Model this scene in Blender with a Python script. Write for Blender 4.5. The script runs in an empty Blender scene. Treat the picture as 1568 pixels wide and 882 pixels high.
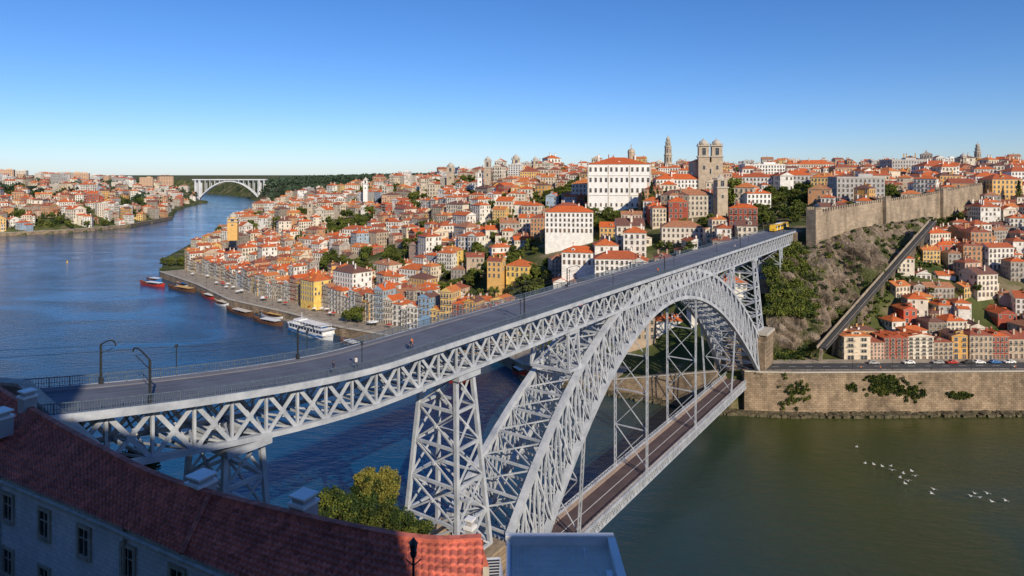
import bpy, math, random
import numpy as np
from mathutils import Vector, Matrix, noise as mnoise
random.seed(11); rng=np.random.default_rng(11)
R=random.random
def U(a,b): return a+(b-a)*R()
HC=94.0
# pixel helper: image column/row at a chosen depth -> world metres
def at(px,py,Y): return Vector(((px-784)/1000*Y, Y, HC-(py-268)/1000*Y))
# ------------------------------------------------------------------ scene
sc=bpy.context.scene
sc.view_settings.view_transform='Standard'; sc.view_settings.look='None'; sc.view_settings.exposure=0
cd=bpy.data.cameras.new('camera'); cam=bpy.data.objects.new('camera',cd); sc.collection.objects.link(cam)
cam.location=(0,0,HC); cam.rotation_euler=(math.radians(90),0,0)
cd.sensor_width=36; cd.lens=36*1000/1568; cd.shift_y=-(441-268)/1568; cd.clip_end=60000; cd.clip_start=0.5
sc.camera=cam
SUNAZ=154; SUNEL=29
a=math.radians(SUNAZ); e=math.radians(SUNEL)
sv=Vector((math.sin(a)*math.cos(e),math.cos(a)*math.cos(e),math.sin(e)))
w=bpy.data.worlds.new('World'); sc.world=w; w.use_nodes=True
nt=w.node_tree; bg=nt.nodes['Background']; sky=nt.nodes.new('ShaderNodeTexSky'); sky.sky_type='NISHITA'; sky.sun_disc=False
sky.sun_elevation=e; sky.sun_rotation=a; sky.air_density=0.9; sky.dust_density=0.25; sky.ozone_density=5; sky.altitude=200
hs=nt.nodes.new('ShaderNodeHueSaturation'); hs.inputs['Saturation'].default_value=1.16; nt.links.new(sky.outputs[0],hs.inputs['Color'])
mx=nt.nodes.new('ShaderNodeMixRGB'); mx.blend_type='MULTIPLY'; mx.inputs[0].default_value=1; mx.inputs[2].default_value=(.90,.925,1.10,1); nt.links.new(hs.outputs[0],mx.inputs[1])
nt.links.new(mx.outputs[0],bg.inputs[0]); bg.inputs[1].default_value=0.115
sl=bpy.data.lights.new('sun','SUN'); sl.energy=5.0; sl.angle=math.radians(0.5); sl.color=(1,0.87,0.68)
so=bpy.data.objects.new('sun',sl); so.rotation_euler=sv.to_track_quat('Z','Y').to_euler(); so.location=(0,0,300); sc.collection.objects.link(so)
# ------------------------------------------------------------------ materials
def newmat(name):
    m=bpy.data.materials.new(name); m.use_nodes=True
    return m,m.node_tree,m.node_tree.nodes['Principled BSDF']
def N(nt,t,**k):
    n=nt.nodes.new(t)
    for a_,b_ in k.items(): setattr(n,a_,b_)
    return n
def pm(name,col,rough=0.8,var=0.2,scale=0.5,bump=0.0,bscale=None,metal=0,rand=0.0,col2=None,coord='obj',spec=None):
    m,nt,b=newmat(name); L=nt.links.new
    tc=N(nt,'ShaderNodeTexCoord'); geo=N(nt,'ShaderNodeNewGeometry')
    src=tc.outputs['Object'] if coord=='obj' else geo.outputs['Position']
    n1=N(nt,'ShaderNodeTexNoise'); n1.inputs['Scale'].default_value=scale; n1.inputs['Detail'].default_value=6; n1.inputs['Roughness'].default_value=0.65
    L(src,n1.inputs['Vector'])
    cr=N(nt,'ShaderNodeValToRGB'); 
    c2=col2 if col2 else tuple(c*(1-var*1.6) for c in col)
    c1=tuple(min(1,c*(1+var*0.6)) for c in col)
    cr.color_ramp.elements[0].position=0.32; cr.color_ramp.elements[1].position=0.68
    cr.color_ramp.elements[0].color=(*c2,1); cr.color_ramp.elements[1].color=(*c1,1)
    L(n1.outputs[0],cr.inputs[0]); out=cr.outputs[0]
    if rand>0:
        oi=N(nt,'ShaderNodeObjectInfo'); hs=N(nt,'ShaderNodeHueSaturation')
        mr=N(nt,'ShaderNodeMapRange'); mr.inputs[3].default_value=1-rand; mr.inputs[4].default_value=1+rand*0.6
        L(oi.outputs['Random'],mr.inputs[0]); L(mr.outputs[0],hs.inputs['Value']); L(out,hs.inputs['Color']); out=hs.outputs[0]
    L(out,b.inputs['Base Color']); b.inputs['Roughness'].default_value=rough; b.inputs['Metallic'].default_value=metal
    if spec is not None: b.inputs['Specular IOR Level'].default_value=spec
    if bump>0:
        n2=N(nt,'ShaderNodeTexNoise'); n2.inputs['Scale'].default_value=bscale or scale*6; n2.inputs['Detail'].default_value=5; L(src,n2.inputs['Vector'])
        bp=N(nt,'ShaderNodeBump'); bp.inputs['Strength'].default_value=bump; bp.inputs['Distance'].default_value=0.3
        L(n2.outputs[0],bp.inputs['Height']); L(bp.outputs[0],b.inputs['Normal'])
    return m
def ramp_mat(name,cols,rough=0.85,grime=0.25,gs=0.35,bump=0.1):
    """base colour picked per object, with weathering"""
    m,nt,b=newmat(name); L=nt.links.new
    oi=N(nt,'ShaderNodeObjectInfo'); cr=N(nt,'ShaderNodeValToRGB'); cr.color_ramp.interpolation='CONSTANT'
    tot=sum(c[0] for c in cols); p=0; E=cr.color_ramp.elements
    while len(E)<len(cols): E.new(0.5)
    for i,c in enumerate(cols):
        E[i].position=p/tot; E[i].color=(*c[1],1); p+=c[0]
    L(oi.outputs['Random'],cr.inputs[0])
    tc=N(nt,'ShaderNodeTexCoord'); ad=N(nt,'ShaderNodeVectorMath'); L(tc.outputs['Object'],ad.inputs[0])
    ml=N(nt,'ShaderNodeMath',operation='MULTIPLY'); ml.inputs[1].default_value=97; L(oi.outputs['Random'],ml.inputs[0]); L(ml.outputs[0],ad.inputs[1])
    n1=N(nt,'ShaderNodeTexNoise'); n1.inputs['Scale'].default_value=gs; n1.inputs['Detail'].default_value=7; n1.inputs['Roughness'].default_value=0.7; L(ad.outputs[0],n1.inputs['Vector'])
    mr=N(nt,'ShaderNodeMapRange'); mr.inputs[1].default_value=0.3; mr.inputs[2].default_value=0.7; mr.inputs[3].default_value=1-grime; mr.inputs[4].default_value=1.05; L(n1.outputs[0],mr.inputs[0])
    hs=N(nt,'ShaderNodeHueSaturation'); L(cr.outputs[0],hs.inputs['Color']); L(mr.outputs[0],hs.inputs['Value'])
    L(hs.outputs[0],b.inputs['Base Color']); b.inputs['Roughness'].default_value=rough
    bp=N(nt,'ShaderNodeBump'); bp.inputs['Strength'].default_value=bump; L(n1.outputs[0],bp.inputs['Height']); L(bp.outputs[0],b.inputs['Normal'])
    return m
M={}
M['facade']=ramp_mat('plaster_facade',[(30,(.80,.77,.70)),(14,(.74,.62,.46)),(5,(.76,.50,.17)),(7,(.50,.39,.28)),(4,(.56,.29,.14)),(4,(.62,.42,.31)),(7,(.43,.39,.34)),(3,(.38,.08,.045)),(2,(.34,.44,.54)),(15,(.77,.69,.56)),(3,(.70,.38,.10)),(3,(.27,.22,.17))],grime=.38)
M['roof']=ramp_mat('terracotta_roof',[(6,(.62,.15,.038)),(5,(.48,.115,.04)),(4,(.66,.21,.06)),(4,(.34,.095,.05)),(2,(.46,.20,.10)),(5,(.66,.135,.028)),(3,(.20,.09,.065))],grime=0.5,gs=0.9,bump=0.4)
M['trim']=pm('granite_trim',(.48,.44,.37),0.8,.2,1.5)
M['glass']=pm('window_glass',(.035,.04,.05),0.15,.4,0.7)
M['iron']=pm('dark_iron',(.03,.033,.036),0.5,.2,2)
M['door']=pm('painted_door',(.10,.05,.03),0.6,.3,1,rand=.6)
M['steel']=pm('painted_steel',(.54,.57,.61),0.42,.10,0.35,bump=.15,bscale=3,metal=.12,coord='w',col2=(.34,.37,.42))
M['rail']=pm('railing_steel',(.10,.135,.18),0.5,.2,2,coord='w')
M['asphalt']=pm('deck_asphalt',(.115,.125,.165),0.85,.20,0.18,bump=.15,bscale=6,coord='w')
M['asph2']=pm('road_asphalt',(.06,.06,.062),0.9,.2,0.4,coord='w')
M['pave']=pm('stone_paving',(.33,.28,.22),0.85,.25,0.2,bump=.1,coord='w')
M['lowroad']=pm('lower_road',(.10,.065,.06),0.85,.2,0.3,coord='w')
M['lowwalk']=pm('lower_walkway',(.40,.30,.23),0.85,.15,0.6,coord='w')
M['paint']=pm('white_marking',(.7,.7,.68),0.6,.15,2,coord='w')
M['white']=pm('white_paint',(.80,.80,.78),0.4,.08,0.8)
M['cream']=pm('cream_tiles',(.66,.60,.50),0.6,.10,0.8,coord='w')
M['wood']=pm('dark_wood',(.16,.07,.03),0.6,.3,1.2)
M['red']=pm('red_paint',(.5,.04,.025),0.4,.15,1)
M['blue']=pm('blue_paint',(.03,.16,.42),0.4,.15,1)
M['yellow']=pm('yellow_paint',(.75,.45,.03),0.4,.1,1)
M['concrete']=pm('pale_concrete',(.60,.62,.65),0.8,.12,.05,coord='w')
M['bark']=pm('bark',(.10,.07,.045),0.9,.3,2)
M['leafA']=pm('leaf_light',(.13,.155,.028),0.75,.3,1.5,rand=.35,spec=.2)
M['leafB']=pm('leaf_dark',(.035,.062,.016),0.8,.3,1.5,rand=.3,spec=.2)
M['leafG']=pm('leaf_golden',(.22,.205,.045),0.75,.25,1.5,rand=.1,spec=.2)
M['farleaf']=pm('distant_leaf',(.06,.09,.055),0.9,.4,.01,coord='w',spec=.1)  # aerial haze put into the leaf colour: bluer than the near leaves
M['palace']=pm('palace_white',(.80,.78,.74),0.8,.1,.3)
M['granite']=pm('granite_wall',(.33,.27,.20),0.9,.25,.35,bump=.5,bscale=2)
M['church']=pm('cathedral_granite',(.46,.37,.27),0.9,.2,.3,bump=.3,bscale=2)
M['block']=ramp_mat('apartment_facade',[(5,(.70,.69,.66)),(4,(.66,.59,.50)),(2,(.45,.44,.43)),(1,(.60,.38,.24))],grime=.2)
M['groof']=pm('flat_roof_gravel',(.38,.37,.35),.9,.2,.3)
def stone_block(name,c1,c2,mort,sx,bw=1.0,rh=.5,lo=.55,hi=1.15):
    m,nt,b=newmat(name); L=nt.links.new
    geo=N(nt,'ShaderNodeNewGeometry'); sp=N(nt,'ShaderNodeSeparateXYZ'); L(geo.outputs['Position'],sp.inputs[0])
    ad=N(nt,'ShaderNodeMath',operation='ADD'); L(sp.outputs[0],ad.inputs[0])
    mu=N(nt,'ShaderNodeMath',operation='MULTIPLY'); mu.inputs[1].default_value=-.6; L(sp.outputs[1],mu.inputs[0]); L(mu.outputs[0],ad.inputs[1])
    cb=N(nt,'ShaderNodeCombineXYZ'); L(ad.outputs[0],cb.inputs[0]); L(sp.outputs[2],cb.inputs[1])
    br=N(nt,'ShaderNodeTexBrick'); br.inputs['Scale'].default_value=sx; br.inputs['Color1'].default_value=(*c1,1); br.inputs['Color2'].default_value=(*c2,1); br.inputs['Mortar'].default_value=(*mort,1)
    br.inputs['Mortar Size'].default_value=.03; br.inputs['Brick Width'].default_value=bw; br.inputs['Row Height'].default_value=rh
    L(cb.outputs[0],br.inputs['Vector'])
    mp=N(nt,'ShaderNodeMapping'); mp.inputs['Scale'].default_value=(1,1,.45); L(geo.outputs['Position'],mp.inputs[0])
    n1=N(nt,'ShaderNodeTexNoise'); n1.inputs['Scale'].default_value=.16; n1.inputs['Detail'].default_value=9; n1.inputs['Roughness'].default_value=.72; L(mp.outputs[0],n1.inputs['Vector'])
    mr=N(nt,'ShaderNodeMapRange'); mr.inputs[1].default_value=.32; mr.inputs[2].default_value=.66; mr.inputs[3].default_value=lo; mr.inputs[4].default_value=hi; L(n1.outputs[0],mr.inputs[0])
    hs=N(nt,'ShaderNodeHueSaturation'); L(br.outputs['Color'],hs.inputs['Color']); L(mr.outputs[0],hs.inputs['Value']); L(hs.outputs[0],b.inputs['Base Color'])
    b.inputs['Roughness'].default_value=.9
    bp=N(nt,'ShaderNodeBump'); bp.inputs['Strength'].default_value=.4; bp.inputs['Distance'].default_value=.1; bp.invert=True; L(br.outputs['Fac'],bp.inputs['Height']); L(bp.outputs[0],b.inputs['Normal'])
    return m
M['quay']=stone_block('quay_masonry',(.40,.30,.20),(.27,.195,.125),(.13,.105,.08),.6,lo=.32)
M['cwall']=stone_block('city_wall_masonry',(.46,.36,.25),(.33,.26,.18),(.18,.14,.11),.8,lo=.42)
M['rubble']=stone_block('whitewashed_rubble',(.80,.82,.86),(.66,.69,.74),(.55,.58,.63),1.6,.8,.45,lo=.8)
# terrain
def terrain_mat():
    m,nt,b=newmat('terrain_ground'); L=nt.links.new
    geo=N(nt,'ShaderNodeNewGeometry')
    n1=N(nt,'ShaderNodeTexNoise'); n1.inputs['Scale'].default_value=.035; n1.inputs['Detail'].default_value=9; n1.inputs['Roughness'].default_value=.65; L(geo.outputs['Position'],n1.inputs['Vector'])
    cr=N(nt,'ShaderNodeValToRGB'); E=cr.color_ramp.elements; E[0].position=.36; E[0].color=(.04,.06,.018,1); E[1].position=.64; E[1].color=(.23,.18,.12,1)
    x=E.new(.53); x.color=(.09,.10,.035,1)
    L(n1.outputs[0],cr.inputs[0]); L(cr.outputs[0],b.inputs['Base Color']); b.inputs['Roughness'].default_value=.95; b.inputs['Specular IOR Level'].default_value=.1
    n2=N(nt,'ShaderNodeTexNoise'); n2.inputs['Scale'].default_value=.6; n2.inputs['Detail'].default_value=6; L(geo.outputs['Position'],n2.inputs['Vector'])
    bp=N(nt,'ShaderNodeBump'); bp.inputs['Strength'].default_value=.7; bp.inputs['Distance'].default_value=.6; L(n2.outputs[0],bp.inputs['Height']); L(bp.outputs[0],b.inputs['Normal'])
    return m
M['terrain']=terrain_mat()
def rock_mat():
    m,nt,b=newmat('granite_rock'); L=nt.links.new
    geo=N(nt,'ShaderNodeNewGeometry')
    mp=N(nt,'ShaderNodeMapping'); mp.inputs['Rotation'].default_value=(0,.5,0); mp.inputs['Scale'].default_value=(1.6,1,.6); L(geo.outputs['Position'],mp.inputs[0])
    n1=N(nt,'ShaderNodeTexNoise'); n1.inputs['Scale'].default_value=.10; n1.inputs['Detail'].default_value=11; n1.inputs['Roughness'].default_value=.72; n1.inputs['Distortion'].default_value=.8; L(mp.outputs[0],n1.inputs['Vector'])
    cr=N(nt,'ShaderNodeValToRGB'); E=cr.color_ramp.elements; E[0].position=.38; E[0].color=(.05,.038,.025,1); E[1].position=.62; E[1].color=(.38,.30,.22,1)
    x=E.new(.48); x.color=(.21,.16,.11,1)
    L(n1.outputs[0],cr.inputs[0])
    n3=N(nt,'ShaderNodeTexNoise'); n3.inputs['Scale'].default_value=.07; n3.inputs['Detail'].default_value=8; L(geo.outputs['Position'],n3.inputs['Vector'])
    r3=N(nt,'ShaderNodeValToRGB'); r3.color_ramp.elements[0].position=.51; r3.color_ramp.elements[1].position=.58; L(n3.outputs[0],r3.inputs[0])
    mx=N(nt,'ShaderNodeMixRGB'); mx.inputs[2].default_value=(.085,.095,.025,1); L(r3.outputs[0],mx.inputs[0]); L(cr.outputs[0],mx.inputs[1]); L(mx.outputs[0],b.inputs['Base Color'])
    b.inputs['Roughness'].default_value=.95
    n2=N(nt,'ShaderNodeTexNoise'); n2.inputs['Scale'].default_value=.4; n2.inputs['Detail'].default_value=9; n2.inputs['Roughness'].default_value=.7; L(mp.outputs[0],n2.inputs['Vector'])
    bp=N(nt,'ShaderNodeBump'); bp.inputs['Strength'].default_value=1; bp.inputs['Distance'].default_value=2.2; L(n2.outputs[0],bp.inputs['Height']); L(bp.outputs[0],b.inputs['Normal'])
    return m
M['rock']=rock_mat()
def water_mat():
    m,nt,b=newmat('river_water'); L=nt.links.new
    geo=N(nt,'ShaderNodeNewGeometry'); sp=N(nt,'ShaderNodeSeparateXYZ'); L(geo.outputs['Position'],sp.inputs[0])
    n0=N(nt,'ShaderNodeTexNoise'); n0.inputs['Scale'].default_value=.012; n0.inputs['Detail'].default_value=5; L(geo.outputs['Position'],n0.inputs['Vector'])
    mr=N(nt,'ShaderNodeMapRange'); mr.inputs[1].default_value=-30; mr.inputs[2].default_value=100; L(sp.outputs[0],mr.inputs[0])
    mx=N(nt,'ShaderNodeMixRGB'); mx.inputs[1].default_value=(.003,.050,.118,1); mx.inputs[2].default_value=(.038,.050,.011,1); L(mr.outputs[0],mx.inputs[0])  # blue at left is sky reflection painted into base colour; olive at right
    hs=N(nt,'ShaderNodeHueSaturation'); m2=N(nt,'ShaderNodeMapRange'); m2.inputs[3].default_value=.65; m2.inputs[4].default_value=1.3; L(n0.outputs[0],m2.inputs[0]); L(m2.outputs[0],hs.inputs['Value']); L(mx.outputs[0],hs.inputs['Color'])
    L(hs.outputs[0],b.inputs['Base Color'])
    b.inputs['Roughness'].default_value=.09; b.inputs['IOR'].default_value=1.33
    mp=N(nt,'ShaderNodeMapping'); mp.inputs['Rotation'].default_value=(0,0,.5); mp.inputs['Scale'].default_value=(.5,1,1); L(geo.outputs['Position'],mp.inputs[0])
    n1=N(nt,'ShaderNodeTexNoise'); n1.inputs['Scale'].default_value=.34; n1.inputs['Detail'].default_value=7; n1.inputs['Roughness'].default_value=.64; L(mp.outputs[0],n1.inputs['Vector'])
    n2=N(nt,'ShaderNodeTexNoise'); n2.inputs['Scale'].default_value=.018; n2.inputs['Detail'].default_value=5; n2.inputs['Distortion'].default_value=1.5; L(mp.outputs[0],n2.inputs['Vector'])
    m3=N(nt,'ShaderNodeMapRange'); m3.inputs[1].default_value=.38; m3.inputs[2].default_value=.62; m3.inputs[3].default_value=.3; m3.inputs[4].default_value=.95; L(n2.outputs[0],m3.inputs[0])
    bp=N(nt,'ShaderNodeBump'); bp.inputs['Distance'].default_value=.7; L(m3.outputs[0],bp.inputs['Strength']); L(n1.outputs[0],bp.inputs['Height']); L(bp.outputs[0],b.inputs['Normal'])
    return m
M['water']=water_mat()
# ------------------------------------------------------------------ mesh builder
class MB:
    def __init__(s): s.v=[]; s.f=[]; s.m=[]
    def face(s,pts,m=0):
        n=len(s.v); s.v.extend([tuple(p) for p in pts]); s.f.append(tuple(range(n,n+len(pts)))); s.m.append(m)
    def hexa(s,p,m=0,skip=()):
        n=len(s.v); s.v.extend([tuple(q) for q in p])
        for i,f in enumerate(((0,3,2,1),(4,5,6,7),(0,1,5,4),(1,2,6,5),(2,3,7,6),(3,0,4,7))):
            if i in skip: continue
            s.f.append(tuple(n+j for j in f)); s.m.append(m)
    def box(s,c,sz,m=0,yaw=0,skip=()):
        hx,hy,hz=sz[0]/2,sz[1]/2,sz[2]/2; co,si=math.cos(yaw),math.sin(yaw); P=[]
        for z in(-hz,hz):
            for x,y in((-hx,-hy),(hx,-hy),(hx,hy),(-hx,hy)): P.append((c[0]+x*co-y*si,c[1]+x*si+y*co,c[2]+z))
        s.hexa(P,m,skip)
    def beam(s,p,q,w,h=None,m=0,w2=None):
        p=Vector(p);q=Vector(q);h=h or w; d=(q-p)
        if d.length<1e-5: return
        d.normalize(); up=Vector((0,0,1)) if abs(d.z)<.95 else Vector((.571,.821,0))
        x=d.cross(up).normalized(); y=x.cross(d).normalized(); k=1 if w2 is None else w2/w; P=[]
        for c,f in((p,1),(q,k)):
            for i,j in((-1,-1),(1,-1),(1,1),(-1,1)): P.append(c+x*(i*w/2*f)+y*(j*h/2*f))
        s.hexa(P,m)
    def cyl(s,c,r,z0,z1,n=12,m=0,r2=None,cap=True):
        r2=r if r2 is None else r2
        A=[(c[0]+r*math.cos(2*math.pi*i/n),c[1]+r*math.sin(2*math.pi*i/n),z0) for i in range(n)]
        B_=[(c[0]+r2*math.cos(2*math.pi*i/n),c[1]+r2*math.sin(2*math.pi*i/n),z1) for i in range(n)]
        for i in range(n):
            j=(i+1)%n; s.face([A[i],A[j],B_[j],B_[i]],m)
        if cap: s.face(B_,m); s.face(A[::-1],m)
    def dome(s,c,r,z,h,n=12,k=5,m=0):
        for i in range(k):
            a0=math.pi/2*i/k;a1=math.pi/2*(i+1)/k
            s.cyl(c,max(r*math.cos(a0),.01),z+h*math.sin(a0),z+h*math.sin(a1),n,m,max(r*math.cos(a1),.01),cap=False)
    def mesh(s,name,mats,smooth=False):
        me=bpy.data.meshes.new(name); me.from_pydata(s.v,[],s.f)
        for x in mats: me.materials.append(M[x] if isinstance(x,str) else x)
        me.polygons.foreach_set('material_index',s.m)
        if smooth: me.polygons.foreach_set('use_smooth',[True]*len(s.f))
        me.update(); return me
    def obj(s,name,mats,parent=None,smooth=False,loc=(0,0,0),yaw=0):
        return place(s.mesh(name,mats,smooth),name,loc,yaw,1,parent)
def place(me,name,loc=(0,0,0),yaw=0,scale=1,parent=None):
    o=bpy.data.objects.new(name,me); o.location=loc; o.rotation_euler=(0,0,yaw)
    o.scale=(scale,)*3 if not isinstance(scale,tuple) else scale
    if parent: o.parent=parent
    sc.collection.objects.link(o); return o
def empty(name,loc=(0,0,0)):
    o=bpy.data.objects.new(name,None); o.location=loc; sc.collection.objects.link(o); o.empty_display_size=.1; return o
# ------------------------------------------------------------------ river and terrain
FB=[(2500,290),(900,273),(400,262.5),(210,259),(110,257),(82,262),(44,283),(5,306),(-11,336),(-66,359),(-100,380),(-144,420),(-202,465),(-257,531),(-323,599),(-375,700),(-450,950),(-560,1400),(-633,1650),(-720,1900),(-900,2300),(-1150,2800),(-1700,3500),(-3500,4500)]
NB=[(2500,100),(300,118),(60,128),(20,140),(-20,155),(-80,165),(-150,175),(-260,230),(-500,400),(-900,700),(-1000,900),(-784,1000),(-722,1056),(-686,1175),(-727,1400),(-848,1650),(-950,1900),(-1040,2250),(-1300,2600),(-2000,3200),(-3800,4200)]
POLY=np.array(FB+NB[::-1],float)
def sdist(x,y):
    x=np.asarray(x,float);y=np.asarray(y,float); dm=np.full(x.shape,1e18); ins=np.zeros(x.shape,bool); n=len(POLY)
    for i in range(n):
        ax,ay=POLY[i];bx,by=POLY[(i+1)%n]; dx,dy=bx-ax,by-ay
        t=np.clip(((x-ax)*dx+(y-ay)*dy)/(dx*dx+dy*dy),0,1); dm=np.minimum(dm,(x-ax-t*dx)**2+(y-ay-t*dy)**2)
        c=((ay>y)!=(by>y))
        with np.errstate(all='ignore'): ins^=c&(x<(bx-ax)*(y-ay)/((by-ay) if by!=ay else 1e-9)+ax)
    d=np.sqrt(dm); return np.where(ins,-d,d)
CP=[(20,300,1400),(100,300,1500),(200,300,1800),(100,280,2000),(0,277,2200),(200,278,2600),(255,303,2100),(300,285,3000),(50,330,1150),(-200,290,1500),(-200,277,2400),
(300,383,760),(400,400,620),(400,352,800),(400,318,1200),(385,300,1700),(440,298,1600),(450,276,2400),(520,430,480),(520,372,620),(520,330,850),(520,295,1300),(520,277,1900),
(600,420,500),(600,355,650),(600,312,850),(600,289,1100),(680,470,410),(680,400,490),(680,345,600),(680,303,800),(680,284,1000),
(750,480,375),(750,420,430),(750,362,520),(750,315,640),(750,287,800),(750,276,950),(870,400,400),(870,350,470),(870,318,520),(870,292,620),(870,277,750),
(950,318,480),(950,400,370),(1000,500,310),(900,520,320),(900,430,380),(1000,335,430),(1000,292,560),(1000,274,800),
(1130,470,300),(1130,345,400),(1130,297,520),(1130,275,800),(1190,500,290),(1200,368,330),(1240,385,318),(1290,530,285),(1290,400,330),(1330,345,370),
(1400,335,400),(1450,400,345),(1450,480,300),(1568,480,300),(1568,400,345),(1568,330,410),(1568,292,520),(1400,292,520),(1568,267,800),(1400,272,800),(1250,275,800),(1250,297,500),
(1700,480,300),(1700,400,345),(1700,330,410),(1700,266,800),(2100,480,300),(2100,330,410),(2100,266,800),
(700,277,1500),(1000,271,1500),(1300,268,1500),(1600,266,1500),(1199,357,332),(1210,347,365)]
PX=[];PZ=[]
for px,py,Y in CP:
    p=at(px,py,Y); PX.append((p.x/p.y*2,math.log(p.y)*1.5)); PZ.append(p.z)
for px in (-300,100,450,800,1200,1700,2200):
    for Y,z in((4500,80),(9000,88)): PX.append(((px-784)/1000*2,math.log(Y)*1.5)); PZ.append(z)
PX=np.array(PX);PZ=np.array(PZ); K=np.sqrt(((PX[:,None]-PX[None])**2).sum(-1)+1e-4)
mu=PZ.mean(); W=np.linalg.solve(K+0.0*np.eye(len(PX)),PZ-mu)
def sm(t): t=np.clip(t,0,1); return t*t*(3-2*t)
def ground(x,y):
    x=np.atleast_1d(np.asarray(x,float));y=np.atleast_1d(np.asarray(y,float)); shp=x.shape; x=x.ravel();y=y.ravel()
    d=sdist(x,y); yy=np.maximum(y,60); q=np.stack([np.clip(x/yy,-1.5,1.6)*2,np.log(yy)*1.5],1); z=np.full(len(x),mu)
    for i in range(len(PX)): z+=W[i]*np.sqrt(((q-PX[i])**2).sum(1)+1e-4)
    z=np.clip(z,4,135)
    qh=5+11*sm((x-60)/45)*(y<420)
    qf=np.where(x>100,17,22)
    z=np.where(z<qh,qh,z); z=qh+(z-qh)*sm((d-qf)/45*.9+.0)**.8
    zn=np.interp(y,[-3000,-300,0,2,4,10,20,45,60,82,117,140,170],[85,90,92.3,92,88,75,68,60,53,40,20,9,6])
    zn=np.minimum(zn,6+d*.75+40*(y<60))
    near=(y<np.interp(x,[-400,-60,0,100,500],[330,250,220,190,190]))
    tb=sm((-x-150)/200); zn=zn*(1-tb)+np.minimum(zn,25)*tb
    z=np.where(near,zn,z)
    z=np.where(d<0,-6,z); z=np.where((d>=0)&(d<1.2),-1,z)
    return z.reshape(shp)
def gz(x,y): return float(ground(x,y)[0])
def fan(us,ys):
    Uu,Yy=np.meshgrid(us,ys); return Uu*Yy,Yy
us=np.concatenate([np.linspace(-4,-1,40)[:-1],np.linspace(-1,1,620),np.linspace(1,4,40)[1:]])
ys=np.concatenate([np.geomspace(8,235,90)[:-1],np.geomspace(235,1000,330)[:-1],np.geomspace(1000,30000,150)])
X_,Y_=fan(us,ys); Z_=ground(X_,Y_)
nr=np.array([mnoise.noise(Vector((x*.03,y*.03,0))) for x,y in zip(X_.ravel(),Y_.ravel())]).reshape(X_.shape)
dd=sdist(X_,Y_); Z_=Z_+np.where(dd>40,nr*2.0,0)
Z_=np.where(Y_>12000,np.minimum(Z_,85),Z_)
nx=len(us);ny=len(ys); V=np.stack([X_.ravel(),Y_.ravel(),Z_.ravel()],1)
i0=(np.arange(ny-1)[:,None]*nx+np.arange(nx-1)[None]).ravel(); F_=np.stack([i0,i0+1,i0+nx+1,i0+nx],1)
me=bpy.data.meshes.new('ground'); me.vertices.add(len(V)); me.vertices.foreach_set('co',V.ravel()); me.loops.add(F_.size); me.polygons.add(len(F_))
me.loops.foreach_set('vertex_index',F_.ravel()); me.polygons.foreach_set('loop_start',np.arange(0,F_.size,4)); me.update(); me.validate(); me.materials.append(M['terrain'])
place(me,'ground')
mb=MB(); bx=[-400,-120,-60,-30,-8,0,8,30,60,120,400]; by=[-400,-150,-60,-20,-8,2,5,9]
for i in range(len(bx)-1):
    for j in range(len(by)-1):
        q=[(bx[i],by[j]),(bx[i+1],by[j]),(bx[i+1],by[j+1]),(bx[i],by[j+1])]
        mb.face([(x,y,float(np.interp(y,[-400,0,2,4,10],[90,92.3,92,87.5,74.5]))) for x,y in q])
mb.obj('hilltop_terrace',['pave'])
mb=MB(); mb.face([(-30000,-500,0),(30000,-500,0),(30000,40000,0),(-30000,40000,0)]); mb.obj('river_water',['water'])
# quay walls following the shore
def wallstrip(name,pts,z0,z1,th,mat,cap=None,inland=1):
    mb=MB(); P=[Vector((p[0],p[1],0)) for p in pts]; nn=[]
    for i in range(len(P)):
        d=(P[min(i+1,len(P)-1)]-P[max(i-1,0)]).normalized(); nn.append(Vector((d.y,-d.x,0))*inland)
    for i in range(len(P)-1):
        a_,b_=P[i],P[i+1]; c_,d_=P[i+1]+nn[i+1]*th,P[i]+nn[i]*th
        za=z1[i] if isinstance(z1,list) else z1; zb=z1[i+1] if isinstance(z1,list) else z1
        q=[(a_.x,a_.y,z0),(b_.x,b_.y,z0),(c_.x,c_.y,z0),(d_.x,d_.y,z0),(a_.x,a_.y,za),(b_.x,b_.y,zb),(c_.x,c_.y,zb),(d_.x,d_.y,za)]
        mb.hexa(q,0)
        mb.beam((a_.x,a_.y,za+.25),(b_.x,b_.y,zb+.25),.7,.5,1)
    return mb.obj(name,[mat,cap or 'trim'])
wallstrip('quay_wall',FB[5:15],-6,[15,5.2]+[5.2]*8,4,'quay')
wallstrip('quay_promenade',[(x+.4,y+.4) for x,y in FB[6:15]],3,5.42,21,'pave')
wallstrip('embankment_wall',[(600,267),(400,262.3),(210,258.8),(110,256.8),(92,258.5)],-6,16.1,5,'quay')
wallstrip('gaia_quay_wall',NB[9:15],-6,5.3,6,'quay',inland=-1)
def rocks(name,pts,n,s0,s1):
    mb=MB()
    for i in range(n):
        k=R()*(len(pts)-1); j=int(k); t=k-j; x=pts[j][0]*(1-t)+pts[j+1][0]*t+U(-2,1); y=pts[j][1]*(1-t)+pts[j+1][1]*t-U(.2,4.5); s=U(s0,s1); q=[]
        for z in(-1,1):
            for a_,b_ in((-1,-1),(1,-1),(1,1),(-1,1)): q.append((x+a_*s*U(.5,1),y+b_*s*U(.5,1),.1+z*s*U(.4,.8)))
        mb.hexa(q)
    mb.obj(name,[pm('wet_rock',(.12,.10,.055),.8,.5,.6,coord='w')])
rocks('shore_rocks',[(300,260.5),(210,258.8),(110,256.8),(82,261),(44,282),(5,305)],1900,.5,1.4)
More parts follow.
